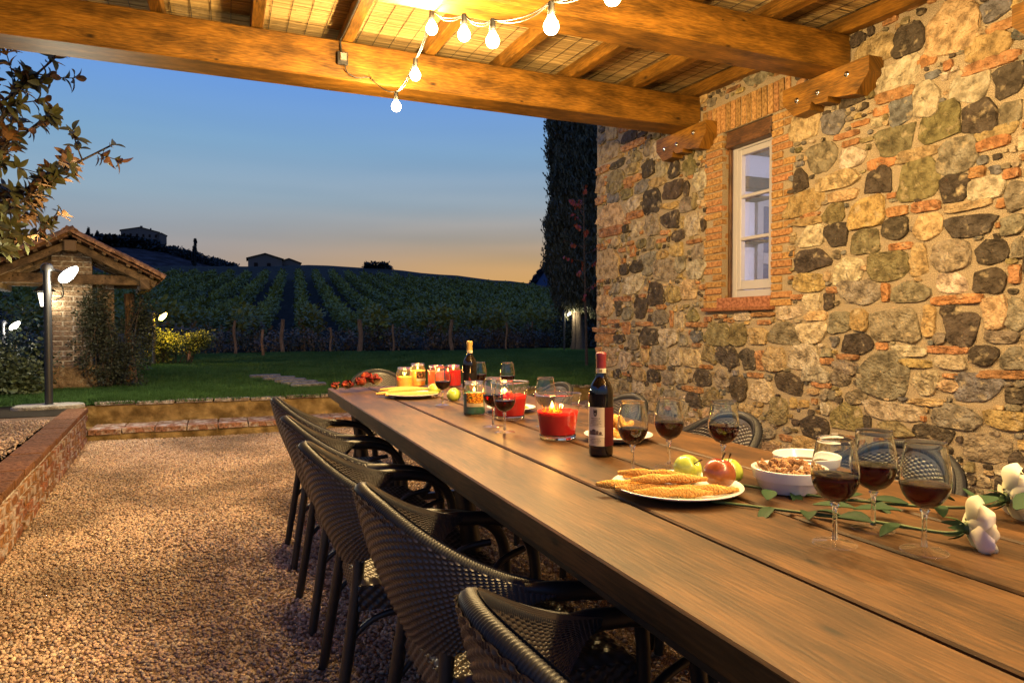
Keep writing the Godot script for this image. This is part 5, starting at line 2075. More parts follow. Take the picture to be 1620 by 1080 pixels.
func magnolia() -> void:
	var base := Vector3(-2.75, 0.3, -8.2)
	var t := thing("magnolia_tree", "magnolia with glossy leaves and rusty undersides at the upper left", "tree", base)
	var g := Geo.new()
	limb(g, Vector3(0, 0, 0), Vector3(0.05, 1.3, 0), 0.075, 0.06, 0.02)
	limb(g, Vector3(0.05, 1.3, 0), Vector3(0.1, 4.6, 0.1), 0.06, 0.02, 0.02)
	obj("trunk", g, M.bark, t)
	var tips := []
	var r := rng
	g = Geo.new()
	# main boughs reach right over the lawn; local targets
	var boughs := [[1.2, Vector3(1.1, 1.85, 0.15)], [1.4, Vector3(1.35, 2.35, 0.3)], [1.6, Vector3(1.73, 2.60, 0.6)], [1.9, Vector3(1.15, 2.95, 0.2)], [2.2, Vector3(1.0, 3.25, 0.4)], [2.5, Vector3(1.25, 3.42, 0.45)], [2.9, Vector3(0.75, 3.6, 0.2)], [1.3, Vector3(0.7, 1.55, 0.5)], [2.0, Vector3(0.55, 2.9, -0.5)], [1.5, Vector3(0.6, 2.2, -0.4)], [2.2, Vector3(-0.9, 3.1, 0.4)], [1.6, Vector3(-1.0, 2.4, -0.3)], [2.8, Vector3(-0.4, 4.0, 0.2)], [2.6, Vector3(0.3, 3.9, -0.4)], [1.35, Vector3(0.95, 2.1, -0.1)], [1.7, Vector3(0.85, 2.6, 0.4)]]
	for b in boughs:
		var a := Vector3(0.07, b[0], 0.03)
		var pts := limb(g, a, b[1], 0.026, 0.008, 0.07)
		tips.append([pts[6], (pts[6] - pts[5]).normalized()])
		for k in 10:
			var f := 0.25 + 0.75 * k / 10.0
			var p := at_len(pts, f)
			var d: Vector3 = ((b[1] - a).normalized() + Vector3(r.randfn(), r.randfn() * 0.8 + 0.25, r.randfn()) * 0.75).normalized()
			var q: Vector3 = p + d * r.randf_range(0.12, 0.38)
			var tw := limb(g, p, q, 0.008, 0.004, 0.1)
			tips.append([q, d])
			for along in [0.35, 0.7]:
				tips.append([at_len(tw, along), (d + Vector3(r.randfn(), r.randfn(), r.randfn()) * 0.5).normalized()])
	obj("branches", g, M.bark, t)
	var kinds := []
	for k in 4:
		var s := r.randf_range(0.8, 1.2)
		kinds.append(leaf_mesh(r.randf_range(0.10, 0.13), r.randf_range(0.025, 0.032), r.randf_range(0.1, 0.5), Color(0.085 * s, 0.085 * s, 0.028 * s), Color(0.29 * s, 0.14 * s, 0.05 * s)))
	var n := 0
	var xs := [[], [], [], []]
	for e in tips:
		var p: Vector3 = e[0]
		var d: Vector3 = e[1]
		var u := d.cross(UPV if absf(d.y) < 0.9 else Vector3.RIGHT).normalized()
		var w := d.cross(u)
		var cnt := 3 + r.randi() % 4
		for k in cnt:
			var a := TAU * k / cnt + r.randf_range(-0.4, 0.4)
			var out := (d * r.randf_range(0.2, 1.5) + (u * cos(a) + w * sin(a)) * r.randf_range(0.5, 1.0) + Vector3(0, -0.1, 0)).normalized()
			var top := (d - out * d.dot(out)).normalized()
			var xf := Transform3D(Basis(out.cross(top) * -1.0, top, out).orthonormalized(), p + out * 0.012 - d * r.randf_range(0.0, 0.04))
			var kd := r.randi() % 4
			var see: bool = p.x > 0.35
			if see and n < 300:
				var o := obj("leaf", kinds[kd], M.leaf, t)
				o.transform = xf
				n += 1
			else:
				xs[kd].append(xf)
	for k in 4:
		if xs[k].size():
			scatter("leaves", kinds[k], M.leaf, xs[k], [], t)


func red_leaf_tree() -> void:
	var at := Vector3(6.95, 0.2, -12.6)
	var t := thing("red_leaved_tree", "slender young tree with a few red autumn leaves behind the house corner", "tree", at)
	var g := Geo.new()
	limb(g, Vector3.ZERO, Vector3(-0.1, 3.9, 0), 0.035, 0.012, 0.02)
	obj("trunk", g, M.bark, t)
	g = Geo.new()
	var red := leaf_mesh(0.085, 0.034, 0.3, Color(0.28, 0.05, 0.03), Color(0.30, 0.08, 0.05))
	var xs := []
	for k in 16:
		var a := Vector3(-0.07, 1.4 + k * 0.15, 0)
		var b := a + Vector3(rng.randf_range(-0.55, 0.4), rng.randf_range(0.1, 0.4), rng.randf_range(-0.4, 0.4))
		var pts := limb(g, a, b, 0.01, 0.003, 0.1)
		for i in 7:
			var p := at_len(pts, rng.randf_range(0.5, 1.0))
			xs.append(Transform3D(Basis.from_euler(Vector3(rng.randf_range(0.2, 1.4), rng.randf() * TAU, rng.randfn() * 0.5)), p))
	obj("branches", g, M.bark, t)
	scatter("leaves", red, M.leaf, xs, [], t)


# ---------- far away ----------
func house_block(t: Node3D, at: Vector3, size: Vector3, rise: float, over := 0.4) -> void:
	var g := Geo.new()
	g.box(at + Vector3(0, size.y / 2, 0), size)
	for s in [-1.0, 1.0]:   # gable triangles
		var z: float = at.z + s * size.z / 2
		var a := Vector3(at.x - size.x / 2, at.y + size.y, z)
		var b := Vector3(at.x + size.x / 2, at.y + size.y, z)
		var c := Vector3(at.x, at.y + size.y + rise, z)
		if s > 0:
			g.tri(a, b, c)
		else:
			g.tri(b, a, c)
	obj("wall", g, M.far_wall, t)
	g = Geo.new()
	var hw := size.x / 2 + over
	var drop := rise / (size.x / 2) * over
	for s in [-1.0, 1.0]:
		var e := Vector3(at.x + s * hw, at.y + size.y - drop, at.z)
		var r := Vector3(at.x, at.y + size.y + rise, at.z)
		var dz := Vector3(0, 0, size.z / 2 + over)
		var up := Vector3(0, 0.18, 0)
		g.quad_out([e - dz + up, e + dz + up, r + dz + up, r - dz + up], Vector3(at.x, at.y, at.z), Transform3D())
		g.quad_out([e + dz, e + dz + up, r + dz + up, r + dz], Vector3(at.x, at.y, at.z), Transform3D())
		g.quad_out([e - dz, e + dz, e + dz + up, e - dz + up], Vector3(at.x, at.y, at.z), Transform3D())
	obj("roof", g, M.far_roof, t)


func far_buildings() -> void:
	rng.seed = 23
	var t := thing("farm_building", "low farm building with two shallow roofs on the vineyard's crest", "building", Vector3(9.6, 13.4, -172.0), deg_to_rad(-2.0))
	house_block(t, Vector3(-1.4, 0, 0), Vector3(7.4, 3.2, 9), 1.1)
	house_block(t, Vector3(3.9, 0, -1.5), Vector3(5.0, 2.6, 8), 0.9)
	var g := Geo.new()
	g.col = Color(0.4, 0.35, 0.32)
	g.box(Vector3(3.0, 1.0, 2.53), Vector3(1.7, 2.0, 0.12))
	obj("door", g, M.far_roof, t)
	g = Geo.new()
	g.col = Color(0.3, 0.28, 0.26)
	g.box(Vector3(-3.4, 1.7, 4.53), Vector3(0.8, 1.0, 0.12))
	obj("window", g, M.far_roof, t)
	g = Geo.new()
	g.col = Color(0.3, 0.28, 0.26)
	g.box(Vector3(-0.6, 1.7, 4.53), Vector3(0.8, 1.0, 0.12))
	obj("window", g, M.far_roof, t)
	t = thing("hilltop_villa", "long dark villa with a small chimney turret on the wooded hilltop", "building", Vector3(-48.0, 51.5, -478.0), deg_to_rad(8.0))
	t.scale = Vector3(0.85, 0.9, 0.85)
	g = Geo.new()
	house_block(t, Vector3(-2, 0, 0), Vector3(24, 8.2, 11), 2.6, 0.8)
	house_block(t, Vector3(11.5, 0, 1), Vector3(7, 6.2, 9), 1.6, 0.6)
	g = Geo.new()
	g.box(Vector3(-1, 11.0, 0), Vector3(1.6, 2.6, 1.6))
	g.box(Vector3(5, 10.2, 0), Vector3(1.0, 2.0, 1.0))
	obj("chimney", g, M.far_wall, t)
	for k in 6:
		g = Geo.new()
		g.col = Color(0.25, 0.22, 0.22)
		g.box(Vector3(-12 + k * 4.0, 5.2, 5.54), Vector3(1.3, 1.9, 0.12))
		obj("window", g, M.far_roof, t)
	# wood on the far hill and its cypresses
	var cl := leaf_cluster(120, Vector3(1.0, 1.0, 1.0), 0.55, 900)
	var xs := []
	var cs := []
	for k in 900:
		var az := rng.randf_range(-16.0, 2.4)
		if az > -4.5 and rng.randf() < 0.35:
			continue
		var f := rng.randf_range(0.74, 1.0)
		if az < -4.0:
			f = rng.randf_range(0.80, 1.02)
		var ar := deg_to_rad(az)
		var r := 300.0 + 190.0 * f
		var tall := rng.randf_range(2.2, 5.0) * (0.7 if az > -5.0 else 1.0)
		if az > -7.6 and az < -4.6:
			tall = minf(tall, 4.4)
		xs.append(Transform3D(basis_about(rng.randf() * TAU, Vector3(tall * rng.randf_range(0.8, 1.3), tall, tall)), Vector3(r * sin(ar), far_hill(az, f) + tall * 0.35, -r * cos(ar))))
		var s := rng.randf_range(0.7, 1.3)
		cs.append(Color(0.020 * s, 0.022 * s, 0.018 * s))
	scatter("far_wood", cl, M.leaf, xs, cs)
	for e in [[-9.15, 0.98, 11.0, "dark cypress on the far hill left of the villa"], [-8.6, 0.97, 9.0, "shorter cypress on the far hill left of the villa"], [-2.25, 0.80, 13.0, "lone cypress on the far hill's slope, right of the villa"], [-2.35, 0.62, 11.0, "lone cypress lower on the far hill's pale field"]]:
		var ar := deg_to_rad(e[0])
		var r: float = 300.0 + 190.0 * e[1]
		var c := thing("far_cypress", e[3], "tree", Vector3(r * sin(ar), far_hill(e[0], e[1]) - 0.5, -r * cos(ar)), 0.0, "cypresses on the far hill")
		g = Geo.new()
		g.tube(PackedVector3Array([Vector3.ZERO, Vector3(0, e[2] * 0.5, 0)]), 0.3, 6)
		obj("trunk", g, M.bark, c)
		var cx := []
		var cc := []
		for k in 40:
			var y := rng.randf()
			var q: float = e[2] * 0.085 * sqrt(1.0 - y) * rng.randf_range(0.2, 1.0)
			var a := rng.randf() * TAU
			cx.append(Transform3D(basis_about(a, Vector3(0.7, 1.5, 0.7)), Vector3(cos(a) * q, 1.0 + y * (e[2] - 1.5), sin(a) * q)))
			cc.append(Color(0.016, 0.018, 0.015))
		scatter("crown", cl, M.leaf, cx, cc, c)
	# a clump of trees at the vineyard's crest, and the wood on the blue ridge
	var j := Join.new()
	var dark := unrolled(cl, Color(0.018, 0.02, 0.014))
	for k in 26:
		j.put(dark, Transform3D(basis_about(rng.randf() * TAU, Vector3.ONE * rng.randf_range(0.8, 1.7)), Vector3(rng.randf_range(29.5, 34.5), 13.6 + rng.randf() * 0.9, -155.0 - rng.randf() * 3.0)))
	tag(obj("crest_trees", j.mesh(), M.leaf), "small dark clump of trees on the vineyard's crest", "trees")
	xs = []
	cs = []
	for k in 420:
		var az := rng.randf_range(21.0, 33.0)
		var ar := deg_to_rad(az)
		var tall := rng.randf_range(3.0, 6.5)
		xs.append(Transform3D(basis_about(rng.randf() * TAU, Vector3(tall, tall * 1.3, tall)), Vector3(1040 * sin(ar), 98.0 * smoothstep(21.5, 26.5, az) + tall * 0.3, -1040 * cos(ar))))
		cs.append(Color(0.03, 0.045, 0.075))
	scatter("ridge_wood", cl, M.leaf, xs, cs)


# ---------- things on the table ----------
func wine_glass_meshes(fill: float) -> Array:
	var bowl := Geo.new()
	var prof := PackedVector2Array()
	for i in 15:
		var f := i / 14.0
		prof.append(Vector2(bowl_r(f), 0.076 + f * 0.118))
	for i in 15:   # the inside, a millimetre in
		var f := 1.0 - i / 14.0
		prof.append(Vector2(maxf(bowl_r(f) - 0.0009, 0.0), 0.0772 + f * 0.1168))
	bowl.lathe(prof, 40)
	var foot := Geo.new()
	foot.lathe(PackedVector2Array([Vector2(0.0, 0.007), Vector2(0.0052, 0.009), Vector2(0.0042, 0.03), Vector2(0.0040, 0.055), Vector2(0.0055, 0.07), Vector2(0.009, 0.0752), Vector2(0.0, 0.0756)]), 32)
	var base := Geo.new()
	base.lathe(PackedVector2Array([Vector2(0.0380, 0.0006), Vector2(0.0385, 0.0016), Vector2(0.0365, 0.0026), Vector2(0.014, 0.0058), Vector2(0.006, 0.0085), Vector2(0.0045, 0.012)]), 40)
	var wine: Geo = null
	if fill > 0.0:
		wine = Geo.new()
		prof = PackedVector2Array([Vector2(0.0, 0.0776)])
		for i in 9:
			var f := 0.012 + fill * i / 8.0
			prof.append(Vector2(maxf(bowl_r(f) - 0.0005, 0.002), 0.0768 + f * 0.1172))
		prof.append(Vector2(bowl_r(fill) * 0.6, 0.0776 + (0.0115 + fill) * 0.1168))
		prof.append(Vector2(0.0, 0.0776 + (0.0115 + fill) * 0.1168))
		wine.lathe(prof, 40)
	var rim := Geo.new()
	rim.lathe(PackedVector2Array([Vector2(bowl_r(1.0) - 0.0006, 0.194), Vector2(bowl_r(1.0) + 0.0006, 0.194), Vector2(bowl_r(1.0) + 0.0005, 0.1952), Vector2(bowl_r(1.0) - 0.0005, 0.1952), Vector2(bowl_r(1.0) - 0.0006, 0.194)]), 40)
	base.tube(ring(0.0380, 0.0016, 40), 0.0013, 6, false)
	return [bowl.mesh(), foot.mesh(), wine.mesh() if wine else null, rim.mesh(), base.mesh()]


func bowl_r(f: float) -> float:
	return 0.0415 * pow(sin(PI * clampf(0.5 * pow(f / 0.46, 0.62), 0.0, 0.5)), 0.9) if f < 0.46 else lerpf(0.0415, 0.0325, smoothstep(0.0, 1.0, (f - 0.46) / 0.54 * 0.92))


func bottle(label: String, at: Vector3, turn: float, foil: Material, paper: Texture2D) -> void:
	var t := thing("wine_bottle", label, "bottle", at, turn)
	var g := Geo.new()
	g.lathe(PackedVector2Array([Vector2(0.0, 0.004), Vector2(0.028, 0.0), Vector2(0.0352, 0.002), Vector2(0.037, 0.008), Vector2(0.0375, 0.1), Vector2(0.0378, 0.188), Vector2(0.0366, 0.203), Vector2(0.0325, 0.217), Vector2(0.026, 0.228), Vector2(0.019, 0.238), Vector2(0.0155, 0.248), Vector2(0.0146, 0.262), Vector2(0.0143, 0.27)]), 44)
	obj("bottle_body", g, M.bottle_glass, t)
	g = Geo.new()
	g.lathe(PackedVector2Array([Vector2(0.0146, 0.262), Vector2(0.0152, 0.264), Vector2(0.0150, 0.296), Vector2(0.0162, 0.298), Vector2(0.0164, 0.311), Vector2(0.0155, 0.316), Vector2(0.0115, 0.3185), Vector2(0.0, 0.319)]), 28)
	obj("foil_cap", g, foil, t)
	g = Geo.new()
	g.col = Color(0.7, 0.6, 0.42)
	g.lathe(PackedVector2Array([Vector2(0.0154, 0.255), Vector2(0.0156, 0.256), Vector2(0.0156, 0.268), Vector2(0.0154, 0.269)]), 28)
	obj("neck_band", g, M.flat, t)
	g = Geo.new()
	g.col = Color(0.32, 0.22, 0.1)
	g.box(Vector3(0.0, 0.262, 0.0156), Vector3(0.011, 0.0075, 0.0012))
	obj("neck_stamp", g, M.flat, t)
	g = Geo.new()
	var rows := []
	for j in 2:
		var row := PackedVector3Array()
		for i in 25:
			var a := deg_to_rad(-98.0 + 196.0 * i / 24.0)
			row.append(Vector3(sin(a) * 0.0382, 0.152 - j * 0.118, cos(a) * 0.0382))
		rows.append(row)
	g.grid(rows, false, true)
	var m := mat("label_paper", Color(1, 1, 1), 0.75, 0.3)
	m.albedo_texture = paper
	obj("label", g, m, t)


# the print on the near bottle: cream paper with crest, small lines, an ink drawing of a villa; a dark red strip at its side
func wine_label() -> ImageTexture:
	var w := 400
	var h := 240
	var im := Image.create_empty(w, h, false, Image.FORMAT_RGB8)
	im.fill(Color(0.80, 0.72, 0.60))
	im.fill_rect(Rect2i(252, 0, 148, h), Color(0.30, 0.07, 0.06))
	im.fill_rect(Rect2i(248, 0, 4, h), Color(0.5, 0.38, 0.26))
	im.fill_rect(Rect2i(0, 0, 60, h), Color(0.80, 0.72, 0.60))
	var ink := Color(0.20, 0.15, 0.13)
	var cx := 160
	# crest: shield with a crown of three points
	for y in range(12, 58):
		for x in range(cx - 24, cx + 25):
			var dx := absf(x - cx)
			var inside := false
			if y >= 28 and y < 56:
				inside = dx < 19.0 * sqrt(maxf(1.0 - pow((y - 28) / 29.0, 2.4), 0.0))
			if y >= 12 and y < 28:
				inside = dx < 20 and (posmod(x - cx + 20, 14) - 7) * (posmod(x - cx + 20, 14) - 7) < (y - 10) * 3
			if inside and not (y > 33 and y < 48 and dx > 3 and dx < 9):
				im.set_pixel(x, y, ink)
	for e in [[66, 46, 5], [76, 34, 4], [84, 50, 3], [92, 46, 3], [100, 54, 3], [108, 30, 3], [196, 46, 4], [206, 56, 3], [214, 50, 3], [222, 40, 3]]:
		var x: int = cx - e[1]
		while x < cx + e[1]:
			var l := rng.randi_range(3, 9)
			im.fill_rect(Rect2i(x, e[0], l, e[2]), Color(0.36, 0.29, 0.24))
			x += l + 3
	# pasted strip with the drawing
	im.fill_rect(Rect2i(66, 120, 184, 66), Color(0.86, 0.79, 0.68))
	im.fill_rect(Rect2i(66, 119, 184, 1), Color(0.5, 0.42, 0.34))
	im.fill_rect(Rect2i(66, 186, 184, 1), Color(0.5, 0.42, 0.34))
	im.fill_rect(Rect2i(80, 168, 156, 3), ink)
	for e in [[92, 150, 30, 18], [122, 142, 44, 26], [168, 148, 26, 20], [198, 154, 26, 14]]:
		im.fill_rect(Rect2i(e[0], e[1], e[2], e[3]), Color(0.48, 0.38, 0.32))
		for k in 12:
			var yy: int = e[1] - k / 2
			im.fill_rect(Rect2i(e[0] - 2 + k * 2, yy - 1, maxi(e[2] + 4 - k * 4, 0), 1), ink)
		var q: int = e[0] + 4
		while q < e[0] + e[2] - 4:
			im.fill_rect(Rect2i(q, e[1] + 5, 3, 5), ink)
			q += 8
	for k in 40:
		im.fill_rect(Rect2i(80 + rng.randi() % 150, 158 + rng.randi() % 12, 2 + rng.randi() % 5, 2), ink)
	return ImageTexture.create_from_image(im)


func dark_label() -> ImageTexture:
	var im := Image.create_empty(200, 120, false, Image.FORMAT_RGB8)
	im.fill(Color(0.08, 0.05, 0.045))
	for y in range(20, 110):
		var c := 96 + int(30.0 * (y - 20) / 90.0)
		var wd := int(18.0 * sin(PI * (y - 20) / 92.0))
		im.fill_rect(Rect2i(c - wd, y, wd * 2 + 1, 1), Color(0.42, 0.12, 0.09))
	return ImageTexture.create_from_image(im)


# printed autumn scene on the candle jars: warm blotches over a pale lower band
func jar_label(warm: bool) -> ImageTexture:
	var im := Image.create_empty(160, 160, false, Image.FORMAT_RGB8)
	var a := noise(0.03, 3, 8)
	var b := noise(0.05, 3, 18)
	for y in 160:
		for x in 160:
			var n1 := a.get_noise_2d(x, y)
			var n2 := b.get_noise_2d(x, y)
			var c := Color(0.75, 0.45, 0.12) if warm else Color(0.16, 0.13, 0.08)
			if n1 > 0.12:
				c = Color(0.85, 0.66, 0.2) if warm else Color(0.6, 0.45, 0.3)
			if n2 > 0.18:
				c = Color(0.55, 0.16, 0.05) if warm else Color(0.4, 0.2, 0.1)
			if n1 < -0.2:
				c = Color(0.25, 0.3, 0.12) if warm else Color(0.05, 0.06, 0.05)
			if y > 118:
				c = Color(0.82, 0.74, 0.58)
				if (y / 5) % 3 == 0 and x > 30 and x < 130 and (x / 4) % 3 != 0:
					c = Color(0.4, 0.32, 0.25)
			im.set_pixel(x, y, c)
	return ImageTexture.create_from_image(im)


func candle_flame(parent: Node, at: Vector3, h: float, energy: float) -> void:
	var g := Geo.new()
	var prof := PackedVector2Array()
	for i in 11:
		var f := i / 10.0
		prof.append(Vector2(h * 0.24 * sin(PI * pow(f, 0.62)) * (1.0 - f * 0.25), f * h))
	g.lathe(prof, 14)
	var o := obj("flame", g, M.flame, parent)
	o.position = at
	g = Geo.new()
	g.tube(PackedVector3Array([at + Vector3(0, -0.008, 0), at + Vector3(0.001, 0.004, 0)]), 0.0012, 5)
	obj("wick", g, M.rubber, parent)
	lamp_light("flame_light", at + Vector3(0, h * 0.4, 0), Color(1.0, 0.70, 0.34), energy, 0.012, parent)


func candle_jar(label: String, at: Vector3, r: float, h: float, wax: float, wax_m: Material, print_: Texture2D, turn: float) -> void:
	var t := thing("candle_jar", label, "candle", at, turn, "lit candles in glass jars")
	var g := Geo.new()
	g.lathe(PackedVector2Array([Vector2(0.0, 0.0), Vector2(r * 0.94, 0.0), Vector2(r, 0.006), Vector2(r, h * 0.74), Vector2(r * 0.95, h * 0.82), Vector2(r * 0.80, h * 0.88), Vector2(r * 0.78, h * 0.92), Vector2(r * 0.84, h * 0.935), Vector2(r * 0.84, h)]), 36)
	obj("glass", g, M.thin_glass, t)
	g = Geo.new()
	g.tube(ring(r * 0.84, h * 0.938, 28), 0.0022, 6, false)
	g.tube(ring(r * 0.84, h, 28), 0.0018, 6, false)
	obj("glass_rim", g, M.thick_glass, t)
	g = Geo.new()
	g.lathe(PackedVector2Array([Vector2(0.0, 0.004), Vector2(r * 0.93, 0.004), Vector2(r * 0.965, 0.01), Vector2(r * 0.965, wax), Vector2(r * 0.9, wax - 0.004), Vector2(0.0, wax - 0.006)]), 32)
	obj("wax", g, wax_m, t)
	candle_flame(t, Vector3(0, wax + 0.004, 0), 0.024, 0.03)
	if print_:
		var rows := []
		for j in 2:
			var row := PackedVector3Array()
			for i in 13:
				var a := deg_to_rad(-48.0 + 96.0 * i / 12.0)
				row.append(Vector3(sin(a) * (r + 0.0006), h * 0.68 - j * h * 0.42, cos(a) * (r + 0.0006)))
			rows.append(row)
		g = Geo.new()
		g.grid(rows, false, true)
		var m := mat("jar_print", Color(1, 1, 1), 0.6, 0.3)
		m.albedo_texture = print_
		m.backlight_enabled = true
		m.backlight = Color(0.7, 0.6, 0.5)
		obj("label", g, m, t)


func ring(r: float, y: float, n: int) -> PackedVector3Array:
	var p := PackedVector3Array()
	for k in n + 1:
		p.append(Vector3(cos(TAU * k / n) * r, y, sin(TAU * k / n) * r))
	return p


func candle_glass(label: String, at: Vector3, wax: float, spikes: bool) -> void:
	var t := thing("candle_glass", label, "candle", at, 0.0, "large tapered glasses of red wax")
	var rb := 0.066
	var rt := 0.083
	var h := 0.158
	var g := Geo.new()
	g.lathe(PackedVector2Array([Vector2(rb * 0.97, 0.016), Vector2(rt, h)]), 48)
	obj("glass", g, M.thin_glass, t)
	g = Geo.new()
	g.lathe(PackedVector2Array([Vector2(0.0, 0.0), Vector2(rb * 0.9, 0.0), Vector2(rb * 0.97, 0.003), Vector2(rb, 0.014), Vector2(rb * 0.96, 0.0158), Vector2(0.0, 0.0158)]), 48)
	obj("glass_base", g, M.thick_glass, t)
	g = Geo.new()
	g.tube(ring(rt, h, 48), 0.0022, 8, false)
	obj("glass_rim", g, M.thick_glass, t)
	g = Geo.new()
	var prof := PackedVector2Array([Vector2(0.0, 0.017), Vector2(rb * 0.94, 0.017)])
	for i in 6:
		var y := lerpf(0.02, wax, i / 5.0)
		prof.append(Vector2(lerpf(rb * 0.97, rt, (y - 0.016) / (h - 0.016)) - 0.0025, y))
	prof.append(Vector2(rt * 0.5, wax - 0.003))
	prof.append(Vector2(0.0, wax - 0.004))
	g.lathe(prof, 44)
	# grainy surface of the wax
	for i in g.v.size():
		var p := g.v[i]
		if p.y > wax - 0.012:
			g.v[i].y += 0.0025 * sin(p.x * 400.0) * sin(p.z * 370.0)
	obj("wax", g, M.wax_red, t)
	candle_flame(t, Vector3(-0.028, wax + 0.008, 0.012), 0.03, 0.05)
	# orange dried flower set in the wax
	if spikes:
		g = Geo.new()
		for k in 46:
			var c := Vector3(rng.randf_range(-0.058, 0.002), wax - 0.004, rng.randf_range(-0.004, 0.045))
			var d := Vector3(rng.randfn() * 0.5, rng.randf_range(0.6, 1.5), rng.randfn() * 0.5).normalized() * rng.randf_range(0.012, 0.036)
			var s := d.cross(Vector3(rng.randfn(), rng.randfn(), rng.randfn())).normalized() * 0.003
			g.col = Color(0.85, rng.randf_range(0.16, 0.38), 0.02)
			g.tri(c - s, c + s, c + d)
			g.tri(c + s, c - s, c + d)
		obj("dried_flower", g, M.petal, t)
	else:
		g = Geo.new()
		g.col = Color(0.85, 0.22, 0.03)
		g.lathe(PackedVector2Array([Vector2(0, -0.016), Vector2(0.012, -0.013), Vector2(0.021, 0.0), Vector2(0.016, 0.010), Vector2(0.0, 0.013)]), 18, Transform3D(Basis(), Vector3(-0.012, wax + 0.008, 0.03)))
		obj("orange_ball", g, M.wax_orange, t)


func plate(called_label: String, at: Vector3, r: float) -> Node3D:
	var t := thing("plate", called_label, "plate", at)
	var g := Geo.new()
	g.lathe(PackedVector2Array([Vector2(0.0, 0.002), Vector2(r * 0.55, 0.0), Vector2(r * 0.62, 0.003), Vector2(r * 0.98, 0.020), Vector2(r, 0.0225), Vector2(r * 0.985, 0.0245), Vector2(r * 0.66, 0.0085), Vector2(r * 0.55, 0.006), Vector2(0.0, 0.006)]), 56)
	obj("dish", g, M.ceramic, t)
	return t


func breadstick(label: String, at: Vector3, dir: float, tilt: float, l: float, r: float, twist: bool, tone: Color, group: String) -> void:
	var g := Geo.new()
	var rows := []
	var bend := rng.randf_range(-0.012, 0.012)
	var ph := rng.randf() * 6.0
	for i in 41:
		var f := i / 40.0
		var cen := Vector3((f - 0.5) * l, 0, bend * sin(PI * f))
		var env := pow(maxf(sin(PI * clampf(0.03 + f * 0.94, 0, 1)), 0.0), 0.38)
		var row := PackedVector3Array()
		for k in 15:
			var a := TAU * (k % 14) / 14.0
			var q := r * env
			if twist:
				q *= 1.0 + 0.16 * sin(2.0 * a + f * 15.0 + ph)
			q *= 1.0 + 0.05 * sin(k % 14 * 7.0 + i * 3.1) + 0.04 * sin(i * 2.3 + k % 14 * 1.9)
			row.append(cen + Vector3(0, cos(a) * q, sin(a) * q))
		rows.append(row)
	g.col = tone * rng.randf_range(0.85, 1.12)
	g.grid(rows, true, true)
	var o := obj("breadstick", g, M.bread)
	o.position = at
	o.rotation = Vector3(0, dir, tilt)
	tag(o, label, "breadstick", group)


func apple(label: String, at: Vector3, r: float, tone: Color, lean: Vector3, blush := Color(0, 0, 0, 0)) -> void:
	var t := thing("apple", label, "apple", at)
	t.rotation = lean
	var g := Geo.new()
	var rows := []
	var cols := []
	for i in 25:
		var f := i / 24.0
		var a := PI * f
		var rr := sin(a) * (1.0 + 0.10 * cos(a))
		var y := -cos(a) * 0.90
		y -= 0.30 * exp(-pow(rr / 0.26, 2)) * (1.0 if f > 0.5 else -0.55)
		var row := PackedVector3Array()
		for k in 33:
			var b := TAU * k / 32.0
			var lob := 1.0 + 0.022 * cos(5.0 * b) * (1.0 - f)
			row.append(Vector3(cos(b) * rr * lob, y + 0.9, sin(b) * rr * lob) * r)
		rows.append(row)
		var mixk := clampf(f * 1.4 - 0.3, 0.0, 1.0)
		cols.append(tone.lerp(blush, mixk) if blush.a > 0.0 else tone * (1.0 - 0.25 * exp(-pow((f - 1.0) / 0.08, 2))))
	g.grid(rows, true, false, cols)
	obj("fruit", g, M.apple, t)
	g = Geo.new()
	g.tube(PackedVector3Array([Vector3(0, 1.40 * r, 0), Vector3(0.002, 1.75 * r, 0.0), Vector3(0.006, 2.15 * r, 0.002)]), [0.0016, 0.0014, 0.0022], 6)
	obj("stalk", g, M.bark, t)


